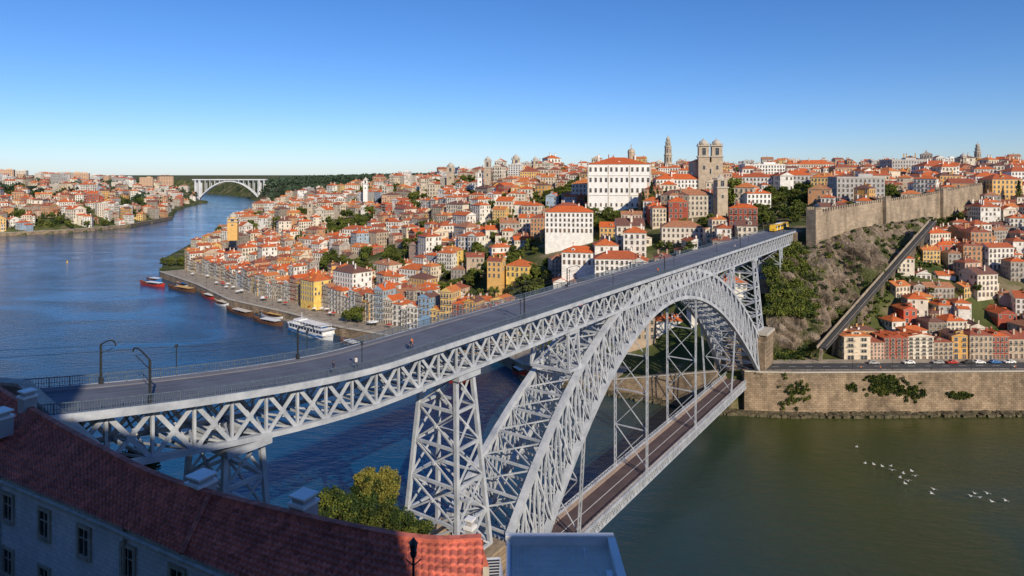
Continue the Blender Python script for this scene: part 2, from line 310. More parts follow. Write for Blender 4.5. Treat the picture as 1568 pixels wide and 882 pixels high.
# ------------------------------------------------------------------ bridge
O=Vector((11.5,150,0)); D=Vector((.571,.821,0)); Nn=Vector((.821,-.571,0))
def B(s,n,z): return O+D*s+Nn*n+Vector((0,0,z))
def zd(s): return 66+(5*((-60-s)/42)**1.5 if s<-60 else 0)
br=empty('double_deck_arch_bridge')
mb=MB(); S=[-128+4*i for i in range(90)]; S=[s for s in S if s<=228]
def strip(mb,n0,n1,dz0,dz1,m,S=S,zf=zd):
    for i in range(len(S)-1):
        a_,b_=S[i],S[i+1]
        mb.hexa([B(a_,n0,zf(a_)+dz0),B(a_,n1,zf(a_)+dz0),B(b_,n1,zf(b_)+dz0),B(b_,n0,zf(b_)+dz0),B(a_,n0,zf(a_)+dz1),B(a_,n1,zf(a_)+dz1),B(b_,n1,zf(b_)+dz1),B(b_,n0,zf(b_)+dz1)],m)
strip(mb,-6.0,6.0,-.45,0,0)
strip(mb,-5.9,-4.3,.0,.14,1); strip(mb,4.3,5.9,.0,.14,1)
for n in(-2.6,-1.2,1.2,2.6): strip(mb,n-.07,n+.07,.0,.02,2)
strip(mb,-6.25,-6.0,-.7,.16,3); strip(mb,6.0,6.25,-.7,.16,3)
mb.obj('upper_deck',['asphalt',pm('deck_footway',(.165,.17,.20),.85,.12,.4,coord='w'),'rail','steel'],br)
mb=MB()
for sd in(-1,1):
    n=sd*6.05
    for i in range(len(S)-1):
        a_,b_=S[i],S[i+1]
        for h,w_ in((1.2,.10),(.65,.05),(.25,.06)): mb.beam(B(a_,n,zd(a_)+h),B(b_,n,zd(b_)+h),w_)
        for k in range(4):
            s=a_+k; mb.beam(B(s,n,zd(s)),B(s,n,zd(s)+1.2),.10 if k%2==0 else .05)
            if s<60:
                for f in(.25,.5,.75): mb.beam(B(s+f,n,zd(s)+.25),B(s+f,n,zd(s)+1.2),.045)
mb.obj('upper_railing',['rail'],br)
# deck truss
mb=MB(); pl=4.6; s=-122
while s<222:
    a_,b_=s,s+pl
    for n in(-4.9,4.9):
        t0,t1,l0,l1=zd(a_)-.7,zd(b_)-.7,zd(a_)-6,zd(b_)-6
        mb.beam(B(a_,n,l0),B(b_,n,l1),.8,.65); mb.beam(B(a_,n,t0),B(b_,n,t1),.6,.5)
        mb.beam(B(a_,n,t0),B(a_,n,l0),.32)
        mb.beam(B(a_,n,t0),B(b_,n,l1),.16,.5); mb.beam(B(a_,n+.05,l0),B(b_,n+.05,t1),.16,.5)
        c=B((a_+b_)/2,n+(.1 if n>0 else -.1),(t0+l1)/2); mb.beam(c-D*.4,c+D*.4,.2,.8)
        mb.beam(B(a_,n,t0-.6),B(a_,n*1.24,t0+.3),.2,.2)
    mb.beam(B(a_,-4.6,l0),B(a_,4.6,l0),.35); mb.beam(B(a_,-4.6,t0),B(a_,4.6,t0),.4,.6)
    mb.beam(B(a_,-4.6,l0),B(b_,4.6,l1),.22); mb.beam(B(a_,4.6,l0),B(b_,-4.6,l1),.22)
    mb.beam(B(a_,-4.6,l0),B(a_,4.6,t0),.18); mb.beam(B(a_,4.6,l0),B(a_,-4.6,t0),.18)
    s+=pl
mb.obj('upper_truss',['steel'],br)
# arch
SC=57
def zt(t): return 64.6-37*abs(t/88)**2.3
def zb(t): return 56.8-46*abs(t/88)**2.0
def off(z): return 3.9+(66-z)*.082
mb=MB(); n=38; T=[-88+176*i/n for i in range(n+1)]
for i in range(n):
    t0,t1=T[i],T[i+1]
    for sd in(-1,1):
        P=lambda t,z: B(SC+t,sd*off(z),z)
        A0,A1,L0,L1=P(t0,zt(t0)),P(t1,zt(t1)),P(t0,zb(t0)),P(t1,zb(t1))
        mb.beam(A0,A1,1.4,1.0); mb.beam(L0,L1,1.4,1.0)
        for q in(-.5,.5):
            o_=Nn*q
            mb.beam(A0+o_,L0+o_,.3,.45)
            mb.beam(A0+o_,L1+o_,.14,.4); mb.beam(L0+o_,A1+o_,.14,.4)
        k=6
        for j in range(k): mb.beam(A0.lerp(L0,j/k)-Nn*.5,A0.lerp(L0,(j+1)/k)+Nn*.5,.08,.12)
    C=lambda t,z,sd: B(SC+t,sd*off(z),z)
    for z_ in(zt,zb):
        a0,b0=C(t0,z_(t0),-1),C(t0,z_(t0),1); a1,b1=C(t1,z_(t1),-1),C(t1,z_(t1),1)
        mb.beam(a0,b0,.4,.45); mb.beam(a0,b1,.2,.3); mb.beam(b0,a1,.2,.3)
    if i%2==0:
        mb.beam(C(t0,zt(t0),-1),C(t0,zb(t0),1),.2,.3); mb.beam(C(t0,zt(t0),1),C(t0,zb(t0),-1),.2,.3)
for t in(-88,88):
    for sd in(-1,1): mb.beam(B(SC+t,sd*off(zt(t)),zt(t)+.6),B(SC+t,sd*off(zb(t)),zb(t)-.6),1.5,.9)
mb.obj('arch_ribs',['steel'],br)
def lattice_pier(mb,s,z0,z1,b,tp,nz,lw=.7,dw=.26):
    def c(i,j,f): 
        bs=b[0]+(tp[0]-b[0])*f; bn=b[1]+(tp[1]-b[1])*f; return B(s+i*bs,j*bn,z0+(z1-z0)*f)
    cs=[(-1,-1),(1,-1),(1,1),(-1,1)]
    for k in range(nz):
        f0,f1=k/nz,(k+1)/nz
        for q in range(4):
            i,j=cs[q];i2,j2=cs[(q+1)%4]
            mb.beam(c(i,j,f0),c(i,j,f1),lw)
            mb.beam(c(i,j,f0),c(i2,j2,f1),dw,dw*1.2); mb.beam(c(i2,j2,f0),c(i,j,f1),dw,dw*1.2)
            mb.beam(c(i,j,f1),c(i2,j2,f1),.4,.5)
            m0=c(i,j,f0).lerp(c(i2,j2,f0),.5); m1=c(i,j,f1).lerp(c(i2,j2,f1),.5)
            ce=m0.lerp(m1,.5); mb.beam(ce-D*.3,ce+D*.3,.5)
    for q in range(4):
        i,j=cs[q];i2,j2=cs[(q+1)%4]; mb.beam(c(i,j,0),c(i2,j2,0),.6,.6); mb.beam(c(i,j,1),c(i2,j2,1),1.0,1.1)
mb=MB()
lattice_pier(mb,-40.5,28,zd(-39.5)-6.6,(4.6,6.2),(2.2,3.9),5)
lattice_pier(mb,-83,38,zd(-83)-6.8,(3.8,5.0),(2.4,3.8),5,.6)
lattice_pier(mb,148,31,59.4,(3.8,7),(2.4,4.5),5,.6)
lattice_pier(mb,-3,51,59.4,(2.4,4.9),(2.2,4.5),1,.5); lattice_pier(mb,117,51,59.4,(2.4,4.9),(2.2,4.5),1,.5)
lattice_pier(mb,195,45,59.4,(2.5,5),(2.2,4.5),2,.5)
for s in(-40.5,-83,148):
    for nn_ in(-4.5,4.5):
        c=B(s,nn_,zd(s)-6.9); mb.box(c,(1.6,6,.9),0,yaw=math.atan2(-.571,.821))
mb.obj('lattice_piers',['steel'],br)
mb=MB(); yaw=math.atan2(D.y,D.x)
def mas(s,n,z0,z1,ls,ln,m=0): c=B(s,n,(z0+z1)/2); mb.box(c,(ls,ln,z1-z0),m,yaw)
mas(-40.5,6.5,18,28,13,4.5);mas(-40.5,-6.5,18,28,13,4.5);mas(-40.5,0,14,24,14,18)
mas(-36,0,-3,11,14,23)
mas(-83,0,30,38,10,13)
mas(149,0,-4,29.5,11,21);mas(149,0,29.5,30.6,12.2,22,1);mas(146,8.4,10,27,10,4.2)
mas(195,0,38,45,8,12); mas(226,0,50,65.3,14,14)
mas(-124,-.0,50,zd(-118)-1.0,26,11.6)
mb.obj('masonry_abutments',['quay','trim'],br)
# lower deck
mb=MB(); SL=[-40+4*i for i in range(50)]; zf=lambda s:12
strip(mb,-3.2,3.2,-.5,0,0,SL,zf); strip(mb,-4.3,-3.2,-.5,.16,1,SL,zf); strip(mb,3.2,4.3,-.5,.16,1,SL,zf); strip(mb,-.08,.08,0,.012,3,SL,zf)
for i in range(len(SL)-1):
    a_,b_=SL[i],SL[i+1]
    if b_>152: break
    for n in(-4.6,4.6):
        mb.beam(B(a_,n,12.1),B(b_,n,12.1),.5,.35,2); mb.beam(B(a_,n,9.8),B(b_,n,9.8),.6,.4,2); mb.beam(B(a_,n,13.3),B(b_,n,13.3),.12,.12,2)
        for k in(0,2):
            mb.beam(B(a_+k,n,9.8),B(a_+k+2,n,12.1),.15,.22,2); mb.beam(B(a_+k,n,12.1),B(a_+k+2,n,9.8),.15,.22,2); mb.beam(B(a_+k,n,9.8),B(a_+k,n,12.1),.25,.25,2)
            mb.beam(B(a_+k,n,12.1),B(a_+k+2,n,13.3),.07,.07,2); mb.beam(B(a_+k,n,13.3),B(a_+k+2,n,12.1),.07,.07,2); mb.beam(B(a_+k,n,12.1),B(a_+k,n,13.3),.09,.09,2)
    mb.beam(B(a_,-4.6,10.3),B(a_,4.6,10.3),.4,1,2); mb.beam(B(a_,-4.6,9.8),B(b_,4.6,9.8),.2,.2,2); mb.beam(B(a_,4.6,9.8),B(b_,-4.6,9.8),.2,.2,2)
mb.obj('lower_deck',['lowroad','lowwalk','steel','paint'],br)
mb=MB()
for s in(-1,37.5,76.5,115):
    zu=zb(s-SC)
    for n in(-4.7,4.7):
        nt_=math.copysign(off(zu),n)
        for q in(-.55,.55):
            mb.beam(B(s+q,n,10),B(s+q,nt_,zu),.24,.24)
        k=int((zu-12)/1.6)
        for j in range(k):
            f0=j/k;f1=(j+1)/k; g=lambda f,q: B(s+q,n+(nt_-n)*f,12+(zu-12)*f)
            mb.beam(g(f0,-.55 if j%2 else .55),g(f1,.55 if j%2 else -.55),.09,.09)
    k=max(1,int((zu-14)/9)); 
    for j in range(k):
        z0=14+(zu-14)*j/k; z1=14+(zu-14)*(j+1)/k
        mb.beam(B(s,-4.7,z0),B(s,4.7,z1),.2,.2); mb.beam(B(s,4.7,z0),B(s,-4.7,z1),.2,.2); mb.beam(B(s,4.7,z1),B(s,-4.7,z1),.25,.3)
mb.obj('hangers',['steel'],br)
# overhead-line masts
mb=MB()
def mast(s,side,pair=True,h=6.8):
    ns=(-5.6,5.6) if pair else (5.6*side,)
    for n in ns:
        g=1 if n<0 else -1
        mb.beam(B(s,n,zd(s)),B(s,n,zd(s)+h-1),.2,.2); mb.beam(B(s,n,zd(s)),B(s,n,zd(s)+.9),.38,.38)
        pr=B(s,n,zd(s)+h-1)
        for k in range(1,8):
            aa=k/7*math.pi/2; p=B(s,n+g*3.6*math.sin(aa)**1,zd(s)+h-1+1.0*math.sin(aa*1.6)-.25*k/7); mb.beam(pr,p,.12,.12); pr=p
        mb.beam(B(s,n,zd(s)+h-2),B(s,n+g*3,zd(s)+h-1),.07,.07)
MS=[(-95,1,True),(-68,-1,False),(-24,1,False),(12,-1,False),(48,1,False),(86,-1,False),(124,1,False),(160,-1,False),(196,1,False)]
for s,sd,pr in MS: mast(s,sd,pr,5.7)
for i in range(len(MS)-1):
    for n in(-1.9,1.9):
        for h in(4.6,5.5):
            q=[B(MS[i][0]+(MS[i+1][0]-MS[i][0])*k/6,n,zd(MS[i][0]+(MS[i+1][0]-MS[i][0])*k/6)+h-(.5 if h>5 else .05)*math.sin(math.pi*k/6)) for k in range(7)]
            for k in range(6): mb.beam(q[k],q[k+1],.035,.035)
for n in(-1.9,1.9): mb.beam(B(-95,n,zd(-95)+5.2),B(-128,n,zd(-128)+4),.035,.035)
s=-86
while s<215:
    for n in(-6.05,6.05):
        if n<0 or (int(s)//20)%2==0: mb.beam(B(s,n,zd(s)),B(s,n,zd(s)+3.8),.09,.09); mb.box(B(s,n,zd(s)+3.9),(.3,.3,.35),0)
    s+=20
mb.obj('overhead_line_masts',['iron'],br)
# ------------------------------------------------------------------ tram on far end
def tram(loc,yaw):
    mb=MB()
    L_=15;w_=2.6
    prof=[(-L_,.5),(-L_-.0,1.4),(-L_+.9,3.2),(-L_+1.6,3.4),(L_-1.6,3.4),(L_-.9,3.2),(L_,1.4),(L_,.5)]
    for y in(-w_/2,w_/2): mb.face([(x,y,z) for x,z in (prof if y<0 else prof[::-1])],0)
    for i in range(len(prof)):
        a_,b_=prof[i],prof[(i+1)%len(prof)]; mb.face([(a_[0],-w_/2,a_[1]),(a_[0],w_/2,a_[1]),(b_[0],w_/2,b_[1]),(b_[0],-w_/2,b_[1])],0)
    for y in(-w_/2-.02,w_/2+.02):
        for k in range(9): mb.box((-12+k*3,y,2.3),(2.5,.03,1.0),1)
        for k in range(4): mb.box((-10.5+k*7,y*1.01,1.7),(1.3,.03,2.1),2)
    for k in(-11,-4,4,11):
        mb.box((k,0,.35),(2.6,2,.6),3)
    mb.box((0,0,3.55),(10,1.6,.3),2); mb.beam((0,0,3.6),(.8,0,4.6),.08,.08,3); mb.beam((.8,0,4.6),(0,0,5.2),.08,.08,3)
    mb.obj('metro_tram',['yellow','glass','white','iron'],loc=loc,yaw=yaw)
tram(B(221,-1.9,66.02),yaw)
# ------------------------------------------------------------------ houses
def window(mb,c,ux,nv,w,h,fm=2,gm=3,fr=.16):
    c=Vector(c);ux=Vector(ux);nv=Vector(nv);uz=Vector((0,0,1))
    def q(cx,cz,ww,hh,dep,m):
        o=c+ux*cx+uz*cz; P=[]
        a_=o+nv*dep; pts=[a_-ux*ww/2-uz*hh/2,a_+ux*ww/2-uz*hh/2,a_+ux*ww/2+uz*hh/2,a_-ux*ww/2+uz*hh/2]
        mb.face(pts,m)
        if dep>.05:
            bk=[p-nv*dep for p in pts]
            for i in range(4):
                j=(i+1)%4; mb.face([bk[i],bk[j],pts[j],pts[i]],m)
    q(0,0,w,h,.02,gm)
    q(-w/2-fr/2,0,fr,h+2*fr,.12,fm); q(w/2+fr/2,0,fr,h+2*fr,.12,fm); q(0,h/2+fr/2,w,fr,.12,fm); q(0,-h/2-fr/2,w,fr,.2,fm)
    q(0,0,.07,h,.06,fm); q(0,h*.12,w,.06,.055,fm)
def hiproof(mb,w,d,z,rise,m,ov=.45,gable=False,cx=0,cy=0):
    W_,D_=w/2+ov,d/2+ov
    c=[(cx-W_,cy-D_,z),(cx+W_,cy-D_,z),(cx+W_,cy+D_,z),(cx-W_,cy+D_,z)]
    if W_>=D_:
        r=W_ if gable else W_-D_
        a_,b_=(cx-r,cy,z+rise),(cx+r,cy,z+rise)
        mb.face([c[0],c[1],b_,a_],m); mb.face([c[2],c[3],a_,b_],m); mb.face([c[1],c[2],b_],m if not gable else 0); mb.face([c[3],c[0],a_],m if not gable else 0)
    else:
        r=D_ if gable else D_-W_
        a_,b_=(cx,cy-r,z+rise),(cx,cy+r,z+rise)
        mb.face([c[1],c[2],b_,a_],m); mb.face([c[3],c[0],a_,b_],m); mb.face([c[0],c[1],a_],m if not gable else 0); mb.face([c[2],c[3],b_],m if not gable else 0)
    mb.face(c[::-1],2); mb.beam(a_,b_,.3,.22,m)
def house(name,w,d,ns,roof,mats=('facade','roof','trim','glass','iron','door'),fh=3.1,ww=1.0,wh=1.75,sp=2.3,bal=.35,base=-8,rise=None,annex=False):
    mb=MB(); H=ns*fh+.3
    mb.box((0,0,(H+base)/2),(w,d,H-base),0,skip=(0,1))
    sides=[((0,-d/2),(1,0,0),(0,-1,0),w,1),((0,d/2),(-1,0,0),(0,1,0),w,.9),((-w/2,0),(0,-1,0),(-1,0,0),d,.6),((w/2,0),(0,1,0),(1,0,0),d,.6)]
    for (cx,cy),ux,nv,L_,pr in sides:
        k=max(1,int(L_/sp)); dx=L_/k
        for st in range(ns):
            for i in range(k):
                if R()>pr: continue
                x=-L_/2+dx*(i+.5); p=Vector((cx,cy,0))+Vector(ux)*x
                if st==0:
                    if pr==1: window(mb,p+Vector((0,0,1.35)),ux,nv,1.2,2.3,2,5 if R()<.6 else 3)
                else:
                    window(mb,p+Vector((0,0,st*fh+fh*.56)),ux,nv,ww,wh)
                    if pr==1 and R()<bal:
                        q=p+Vector((0,0,st*fh+.75))+Vector(nv)*.35; mb.box(q,(1.7 if ux[0] else .7,.7 if ux[0] else 1.7,.12),2)
                        q2=q+Vector(nv)*.32; mb.beam(q2-Vector(ux)*.85+Vector((0,0,1)),q2+Vector(ux)*.85+Vector((0,0,1)),.06,.06,4)
                        for jj in range(6): mb.beam(q2+Vector(ux)*(-.85+.34*jj),q2+Vector(ux)*(-.85+.34*jj)+Vector((0,0,1)),.04,.04,4)
    mb.box((0,0,H+.02),(w+.5,d+.5,.3),2)
    rs=rise or min(w,d)/2*.52
    if roof=='flat':
        mb.box((0,0,H+.5),(w+.1,d+.1,.7),0); mb.box((0,0,H+.87),(w-.6,d-.6,.05),2); mb.box((w*.2,d*.1,H+1.8),(w*.3,d*.3,2),0)
    else:
        hiproof(mb,w,d,H+.2,rs,1,gable=(roof=='gable'))
        for i in range(random.choice((1,2,2,3))):
            x,y=U(-.35,.35)*w,U(-.3,.3)*d; mb.box((x,y,H+rs*.8),(.8,.6,rs*1.0+1),0); mb.box((x,y,H+rs*1.3+.62),(1,.8,.18),2)
            for k in(-.2,.2): mb.cyl((x+k,y),.13,H+rs*1.3+.7,H+rs*1.3+1.2,6,1)
        if R()<.45:
            x=U(-.2,.2)*w; z=H+.3; mb.box((x,-d*.28,z+1.0),(1.9,2.2,1.7),0); window(mb,(x,-d*.28-1.1,z+1.1),(1,0,0),(0,-1,0),.9,1.0)
            hiproof(mb,1.9,2.4,z+1.85,.5,1,.2,True,x,-d*.28)
    if annex:
        aw=U(3,5); ah=H-fh*random.choice((1,1.6,2)); sx=random.choice((-1,1)); ax_=sx*(w/2+aw/2+.02)
        mb.box((ax_,d*.08,(ah+base)/2),(aw,d*.7,ah-base),0,skip=(0,)); 
        for st in range(max(1,ns-2)):
            window(mb,(ax_,d*.08-d*.35,st*fh+1.7),(1,0,0),(0,-1,0),.9,1.5)
        a0,a1=ax_-sx*aw/2,ax_+sx*(aw/2+.4); y0,y1=d*.08-d*.35-.4,d*.08+d*.35+.4
        mb.face([(a0,y0,ah+1.5),(a1,y0,ah+.1),(a1,y1,ah+.1),(a0,y1,ah+1.5)],1); mb.face([(a0,y0,ah+1.5),(a1,y0,ah+.1),(a0,y0,ah)],0)
    return mb.mesh(name,mats)
HV=[]
for i in range(40):
    w_=U(7,17); d_=U(8,14); ns=random.choice((1,2,2,3,3,3,4,4,5)); HV.append((house('town_house_mesh',w_,d_,ns,random.choice(('hip','hip','gable','gable','hip')),annex=i%2==0),w_,d_,ns))
TALL=[]
for i in range(14):
    w_=U(5,9); ns=random.choice((3,4,4,5,6)); TALL.append((house('row_house_mesh',w_,11,ns,random.choice(('hip','gable')),bal=.7,sp=1.9,fh=U(2.8,3.3)),w_,11,ns))
BLK=[]
for i in range(8):
    BLK.append((house('block_mesh',U(18,34),U(13,18),random.choice((4,5,6,8)),'flat' if i%2 else 'hip',('block','roof','trim','glass','iron','door'),bal=0,sp=3.2,ww=1.7,wh=1.5,base=-14,rise=3),30,16,6))
BIG=[house('mansion_mesh',U(20,28),U(13,16),random.choice((3,4)),'hip',('block','roof','trim','glass','iron','door'),bal=.1,sp=2.8,ww=1.1,wh=1.9,fh=3.5,base=-12,rise=3.6) for i in range(5)]
EX=[]
def excluded(x,y,r=0):
    for ex,ey,er in EX:
        if (x-ex)**2+(y-ey)**2<(er+r)**2: return True
    v=Vector((x,y,0))-O; s=v.dot(D); n=v.dot(Nn)
    if -200<s<270 and abs(n)<13: return True
    return False
for p,r in((at(950,300,490),34),(at(1082,260,520),26),(at(1023,250,900),14),(at(873,340,430),22),(at(1318,290,440),22),(at(1172,255,640),34),(at(747,270,700),12),(at(357,340,640),10),(at(990,310,400),12),(at(800,400,400),12),(at(1103,300,420),9),(at(1023,275,560),18)): EX.append((p.x,p.y,r))
GREEN=[(735,372,470,34),(780,385,430,30),(905,352,455,22),(825,425,395,16),(288,362,650,26),(1125,340,380,18),(1010,280,470,14),(1140,265,560,24),(545,478,395,8),(600,300,900,36),(660,352,600,16),(860,300,600,20),(470,325,800,26),(1250,280,560,20),(1540,262,480,18),(1200,300,480,14),(940,345,440,16),(1060,365,390,14),(690,430,430,12),(640,310,760,20),(1350,285,470,14),(560,370,600,14),(430,380,640,12)]
for g in GREEN:
    p=at(g[0],g[1],g[2]); EX.append((p.x,p.y,g[3]*.55))
cand=[]
def addgrid(ax,a0,a1,da,b0,b1,db,cond,kind,yaw0,jit=1.5,org=(0,0)):
    A=Vector((math.cos(ax),math.sin(ax)));Bv=Vector((-A.y,A.x)); aa=a0
    while aa<a1:
        bb=b0+U(0,db*.4)
        while bb<b1:
            p=Vector(org)+A*(aa+U(-jit,jit))+Bv*(bb+U(-jit,jit))
            if cond(p.x,p.y): cand.append((p.x,p.y,yaw0,kind))
            bb+=db
        aa+=da
def fr(x,y): return -.86<x/y<.84
WA=at(1245,350,322);WB=at(1512,300,452)
def walld(x,y):
    d=Vector((WB.x-WA.x,WB.y-WA.y)); return ((x-WA.x)*(-d.y)+(y-WA.y)*d.x)/d.length
fun=lambda y:140+(y-288)*1.06
c1=lambda x,y: fr(x,y) and y<760 and x<95-(0 if y>330 else 60) and x<50+(y-330)*.9
addgrid(math.radians(-43),-900,700,14,-400,1200,16.5,lambda x,y: c1(x,y) and x<-30+ (y-400)*.1,'h',math.radians(-43),2.6)
addgrid(math.radians(-8),-900,900,14.8,100,1300,17,lambda x,y: fr(x,y) and y<760 and x>=-30+(y-400)*.1 and x>-60 and (x<132+(y-335)*1.4 and y>285 or walld(x,y)>16) ,'h',math.radians(-8),2.6)
addgrid(0,100,460,10.8,289,470,12.6,lambda x,y: fr(x,y) and x>fun(y)+11 and walld(x,y)<-9,'r',0,1.9)
addgrid(math.radians(-20),-1500,2200,23,100,3000,30,lambda x,y: fr(x,y) and 760<=y<1250,'f',math.radians(-20),5)
addgrid(math.radians(10),-2500,3000,42,900,3000,60,lambda x,y: fr(x,y) and y>=1000,'b',0,16)
xs=np.array([c[0] for c in cand]);ysn=np.array([c[1] for c in cand]); SD=sdist(xs,ysn); G0=np.minimum.reduce([ground(xs+dx,ysn+dy) for dx,dy in((0,0),(-4,-5),(4,-5),(0,5))]); G1=ground(xs,ysn)
trees_at=[]; nh=0; bigs=[]
for i,(x,y,yw,k) in enumerate(cand):
    if SD[i]<(37 if k in'h' else 14): continue
    if excluded(x,y,4): continue
    if y<1000 and x<-500: continue
    z=G1[i]*.5+G0[i]*.5
    gv=mnoise.noise(Vector((x*.014,y*.014,5)))
    if k=='h':
        if any((x-q[0])**2+(y-q[1])**2<15**2 for q in bigs): continue
        if R()<.08 or (gv>.30): 
            for q in range(3): trees_at.append((x+U(-6,6),y+U(-6,6),G1[i],U(.5,1.1)))
            continue
        yy=yw+random.gauss(0,.15)+random.choice((0,0,0,math.pi/2,math.pi))+.7*mnoise.noise(Vector((x*.006,y*.006,1)))
        if R()<.045 and SD[i]>60:
            bigs.append((x,y)); place(random.choice(BIG),'mansion',(x,y,z-1),yw+random.gauss(0,.15),U(.85,1.05)); nh+=1; continue
        v=random.choice(HV); s_=U(.8,1.2)
        place(v[0],'town_house',(x,y,z),yy,s_); nh+=1
        if R()<.2: trees_at.append((x+U(-8,8),y-7,G1[i],U(.4,.75)))
    elif k=='r':
        if R()<.08: trees_at.append((x,y,G1[i],U(.5,.8))); continue
        v=random.choice(HV[:20]); place(v[0],'town_house',(x,y,z-.5),yw+random.gauss(0,.2)+random.choice((0,0,math.pi/2)),U(.68,.9)); nh+=1
        if R()<.3: trees_at.append((x+U(-6,6),y-6,G1[i],U(.25,.5)))
    elif k=='f':
        if R()<.18 or gv>.26: 
            trees_at.append((x,y,G1[i],U(1,1.7))); trees_at.append((x+8,y-5,G1[i],U(1,1.5))); continue
        v=random.choice(HV+TALL+BLK[:3]); place(v[0],'town_house',(x,y,z),yw+random.choice((0,1.57))+random.gauss(0,.2),U(1.0,1.45) if v not in BLK else .9); nh+=1
    else:
        if gv>.05 or R()<.35: continue
        if x/y>-.45 and x/y<-.12 and y>1250: continue
        if R()<.5: v=random.choice(BLK); s_=U(.7,1.1)
        else: v=random.choice(HV); s_=U(1.3,2)
        place(v[0],'apartment_block' if v in BLK else 'town_house',(x,y,G1[i]-1),U(-.4,.4)+random.choice((0,1.57)),s_); nh+=1
# waterfront row
pts=[Vector(p) for p in FB[8:15]]
def along(pts,off_,step):
    out=[]; rem=0
    for i in range(len(pts)-1):
        d=pts[i+1]-pts[i]; L_=d.length; d=d/L_; n=Vector((d.y,-d.x)); t=rem
        while t<L_:
            p=pts[i]+d*t+n*off_; out.append((p.x,p.y,math.atan2(d.y,d.x)+math.pi)); t+=step()
        rem=t-L_
    return out
for x,y,yw in along(pts,26,lambda:7.4):
    if excluded(x,y,0): continue
    v=random.choice(TALL); place(v[0],'row_house',(x,y,gz(x,y)),yw,(7.45/v[1],1,U(.75,1.15)))
for x,y,yw in along(pts,41,lambda:11):
    if excluded(x,y,0): continue
    v=random.choice(HV+TALL); place(v[0],'town_house',(x,y,gz(x,y)+1),yw,(min(11.1/v[1],1.3),1,U(.85,1.15)))
x=140
while x<330:
    v=random.choice(TALL+HV[:12]); w_=U(6,12)
    if R()<.06: x+=4; continue
    place(v[0],'row_house',(x+w_/2,279.5+(x-140)*.02+U(-.4,.8),16),random.gauss(0,.015),(w_/v[1],9/v[2],min(1.15,U(.72,1.15)*3.1/v[3]))); x+=w_
# left bank houses (Gaia)
for i in range(300):
    u=U(-.82,-.50); y=U(1010,2100); x=u*y; d=float(sdist(np.array([x]),np.array([y]))[0])
    if d<14 or x>-560: continue
    if d>50 and mnoise.noise(Vector((x*.006,y*.006,2)))>.03: continue
    v=random.choice(HV); place(v[0],'town_house',(x,y,gz(x,y)),U(-.5,.8),U(1.0,1.7))
for i in range(60):
    u=U(-.84,-.45); y=U(1800,3000); x=u*y; d=float(sdist(np.array([x]),np.array([y]))[0])
    if d<60: continue
    v=random.choice(BLK); place(v[0],'apartment_block',(x,y,gz(x,y)),U(-.5,.8),U(.9,1.6))
# ------------------------------------------------------------------ landmarks
M['paltrim']=pm('palace_granite_trim',(.56,.52,.46),.8,.15,1)
me=house('palace_mesh',45,34,4,'hip',('palace','roof','paltrim','glass','iron','door'),fh=7.6,ww=1.5,wh=3.0,sp=3.7,bal=0,base=-14,rise=5.2)
p=at(948,318,487); o=place(me,'bishops_palace',(p.x,p.y+4,71),math.radians(-7),1)
mb=MB()
for zz in(8.2,22.6): mb.box((0,-17.12,zz),(45,.24,.5),0)
for xx in(-22.3,-7.6,7.6,22.3): mb.box((xx,-17.14,14),(.9,.28,32),0)
mb.obj('string_courses',['paltrim'],o)
mb=MB(); mb.cyl((0,0),2.6,33,40,8,0); mb.dome((0,0),2.9,40,3.2,8,4,1); mb.cyl((0,0),.3,43,46,6,0); mb.obj('roof_lantern',['church','church'],o,loc=(10,6,0))
def church_tower(name,loc,w,h,mat='church',dome=True,yaw=0,spire=0):
    mb=MB(); z=-10
    mb.box((0,0,(h*.72+z)/2),(w,w,h*.72-z),0); mb.box((0,0,h*.72+.3),(w*1.15,w*1.15,.8),1)
    mb.box((0,0,h*.86),(w*.92,w*.92,h*.28-1),0); mb.box((0,0,h+.2),(w*1.12,w*1.12,.7),1)
    for k in range(4):
        aa=k*math.pi/2; nv=Vector((math.sin(aa),-math.cos(aa),0)); ux=Vector((math.cos(aa),math.sin(aa),0))
        window(mb,nv*(w*.46+.02)+Vector((0,0,h*.86)),ux,nv,w*.32,h*.18,1,2,.3); window(mb,nv*(w*.5+.02)+Vector((0,0,h*.45)),ux,nv,w*.2,h*.1,1,2,.25)
    for sx in(-1,1):
        for sy in(-1,1): mb.cyl((sx*w*.47,sy*w*.47),w*.07,h+.4,h+w*.32,6,1,.05)
    if dome: mb.cyl((0,0),w*.4,h+.4,h+w*.22,8,0); mb.dome((0,0),w*.42,h+w*.2,w*.38,10,5,1); mb.cyl((0,0),w*.1,h+w*.55,h+w*.78,6,1,.05)
    if spire: mb.cyl((0,0),w*.4,h+.4,h+spire,8,1,.1)
    return mb.obj(name,[mat,'trim','glass'],loc=loc,yaw=yaw)
cat=empty('cathedral'); ccz=86
for px in(1077,1097):
    p=at(px,260,520); t=church_tower('bell_tower',(p.x,p.y,ccz),8.6,31,yaw=-.15); t.parent=cat
mb=MB(); p=at(1084,260,520); mb.box((0,22,6),(20,44,26),0); mb.box((0,-1,6),(11,6,24),0); hiproof(mb,20,44,19,4,1,gable=False,cy=22)
for k in range(12): mb.box((-9.5+k*1.75,-.2,19.8),(1,1,1.6),0)
window(mb,(0,-4.02,11),(1,0,0),(0,-1,0),4,4,2,3,.5)
mb.obj('nave',['church','roof','trim','glass'],cat,loc=(p.x,p.y,ccz),yaw=-.15)
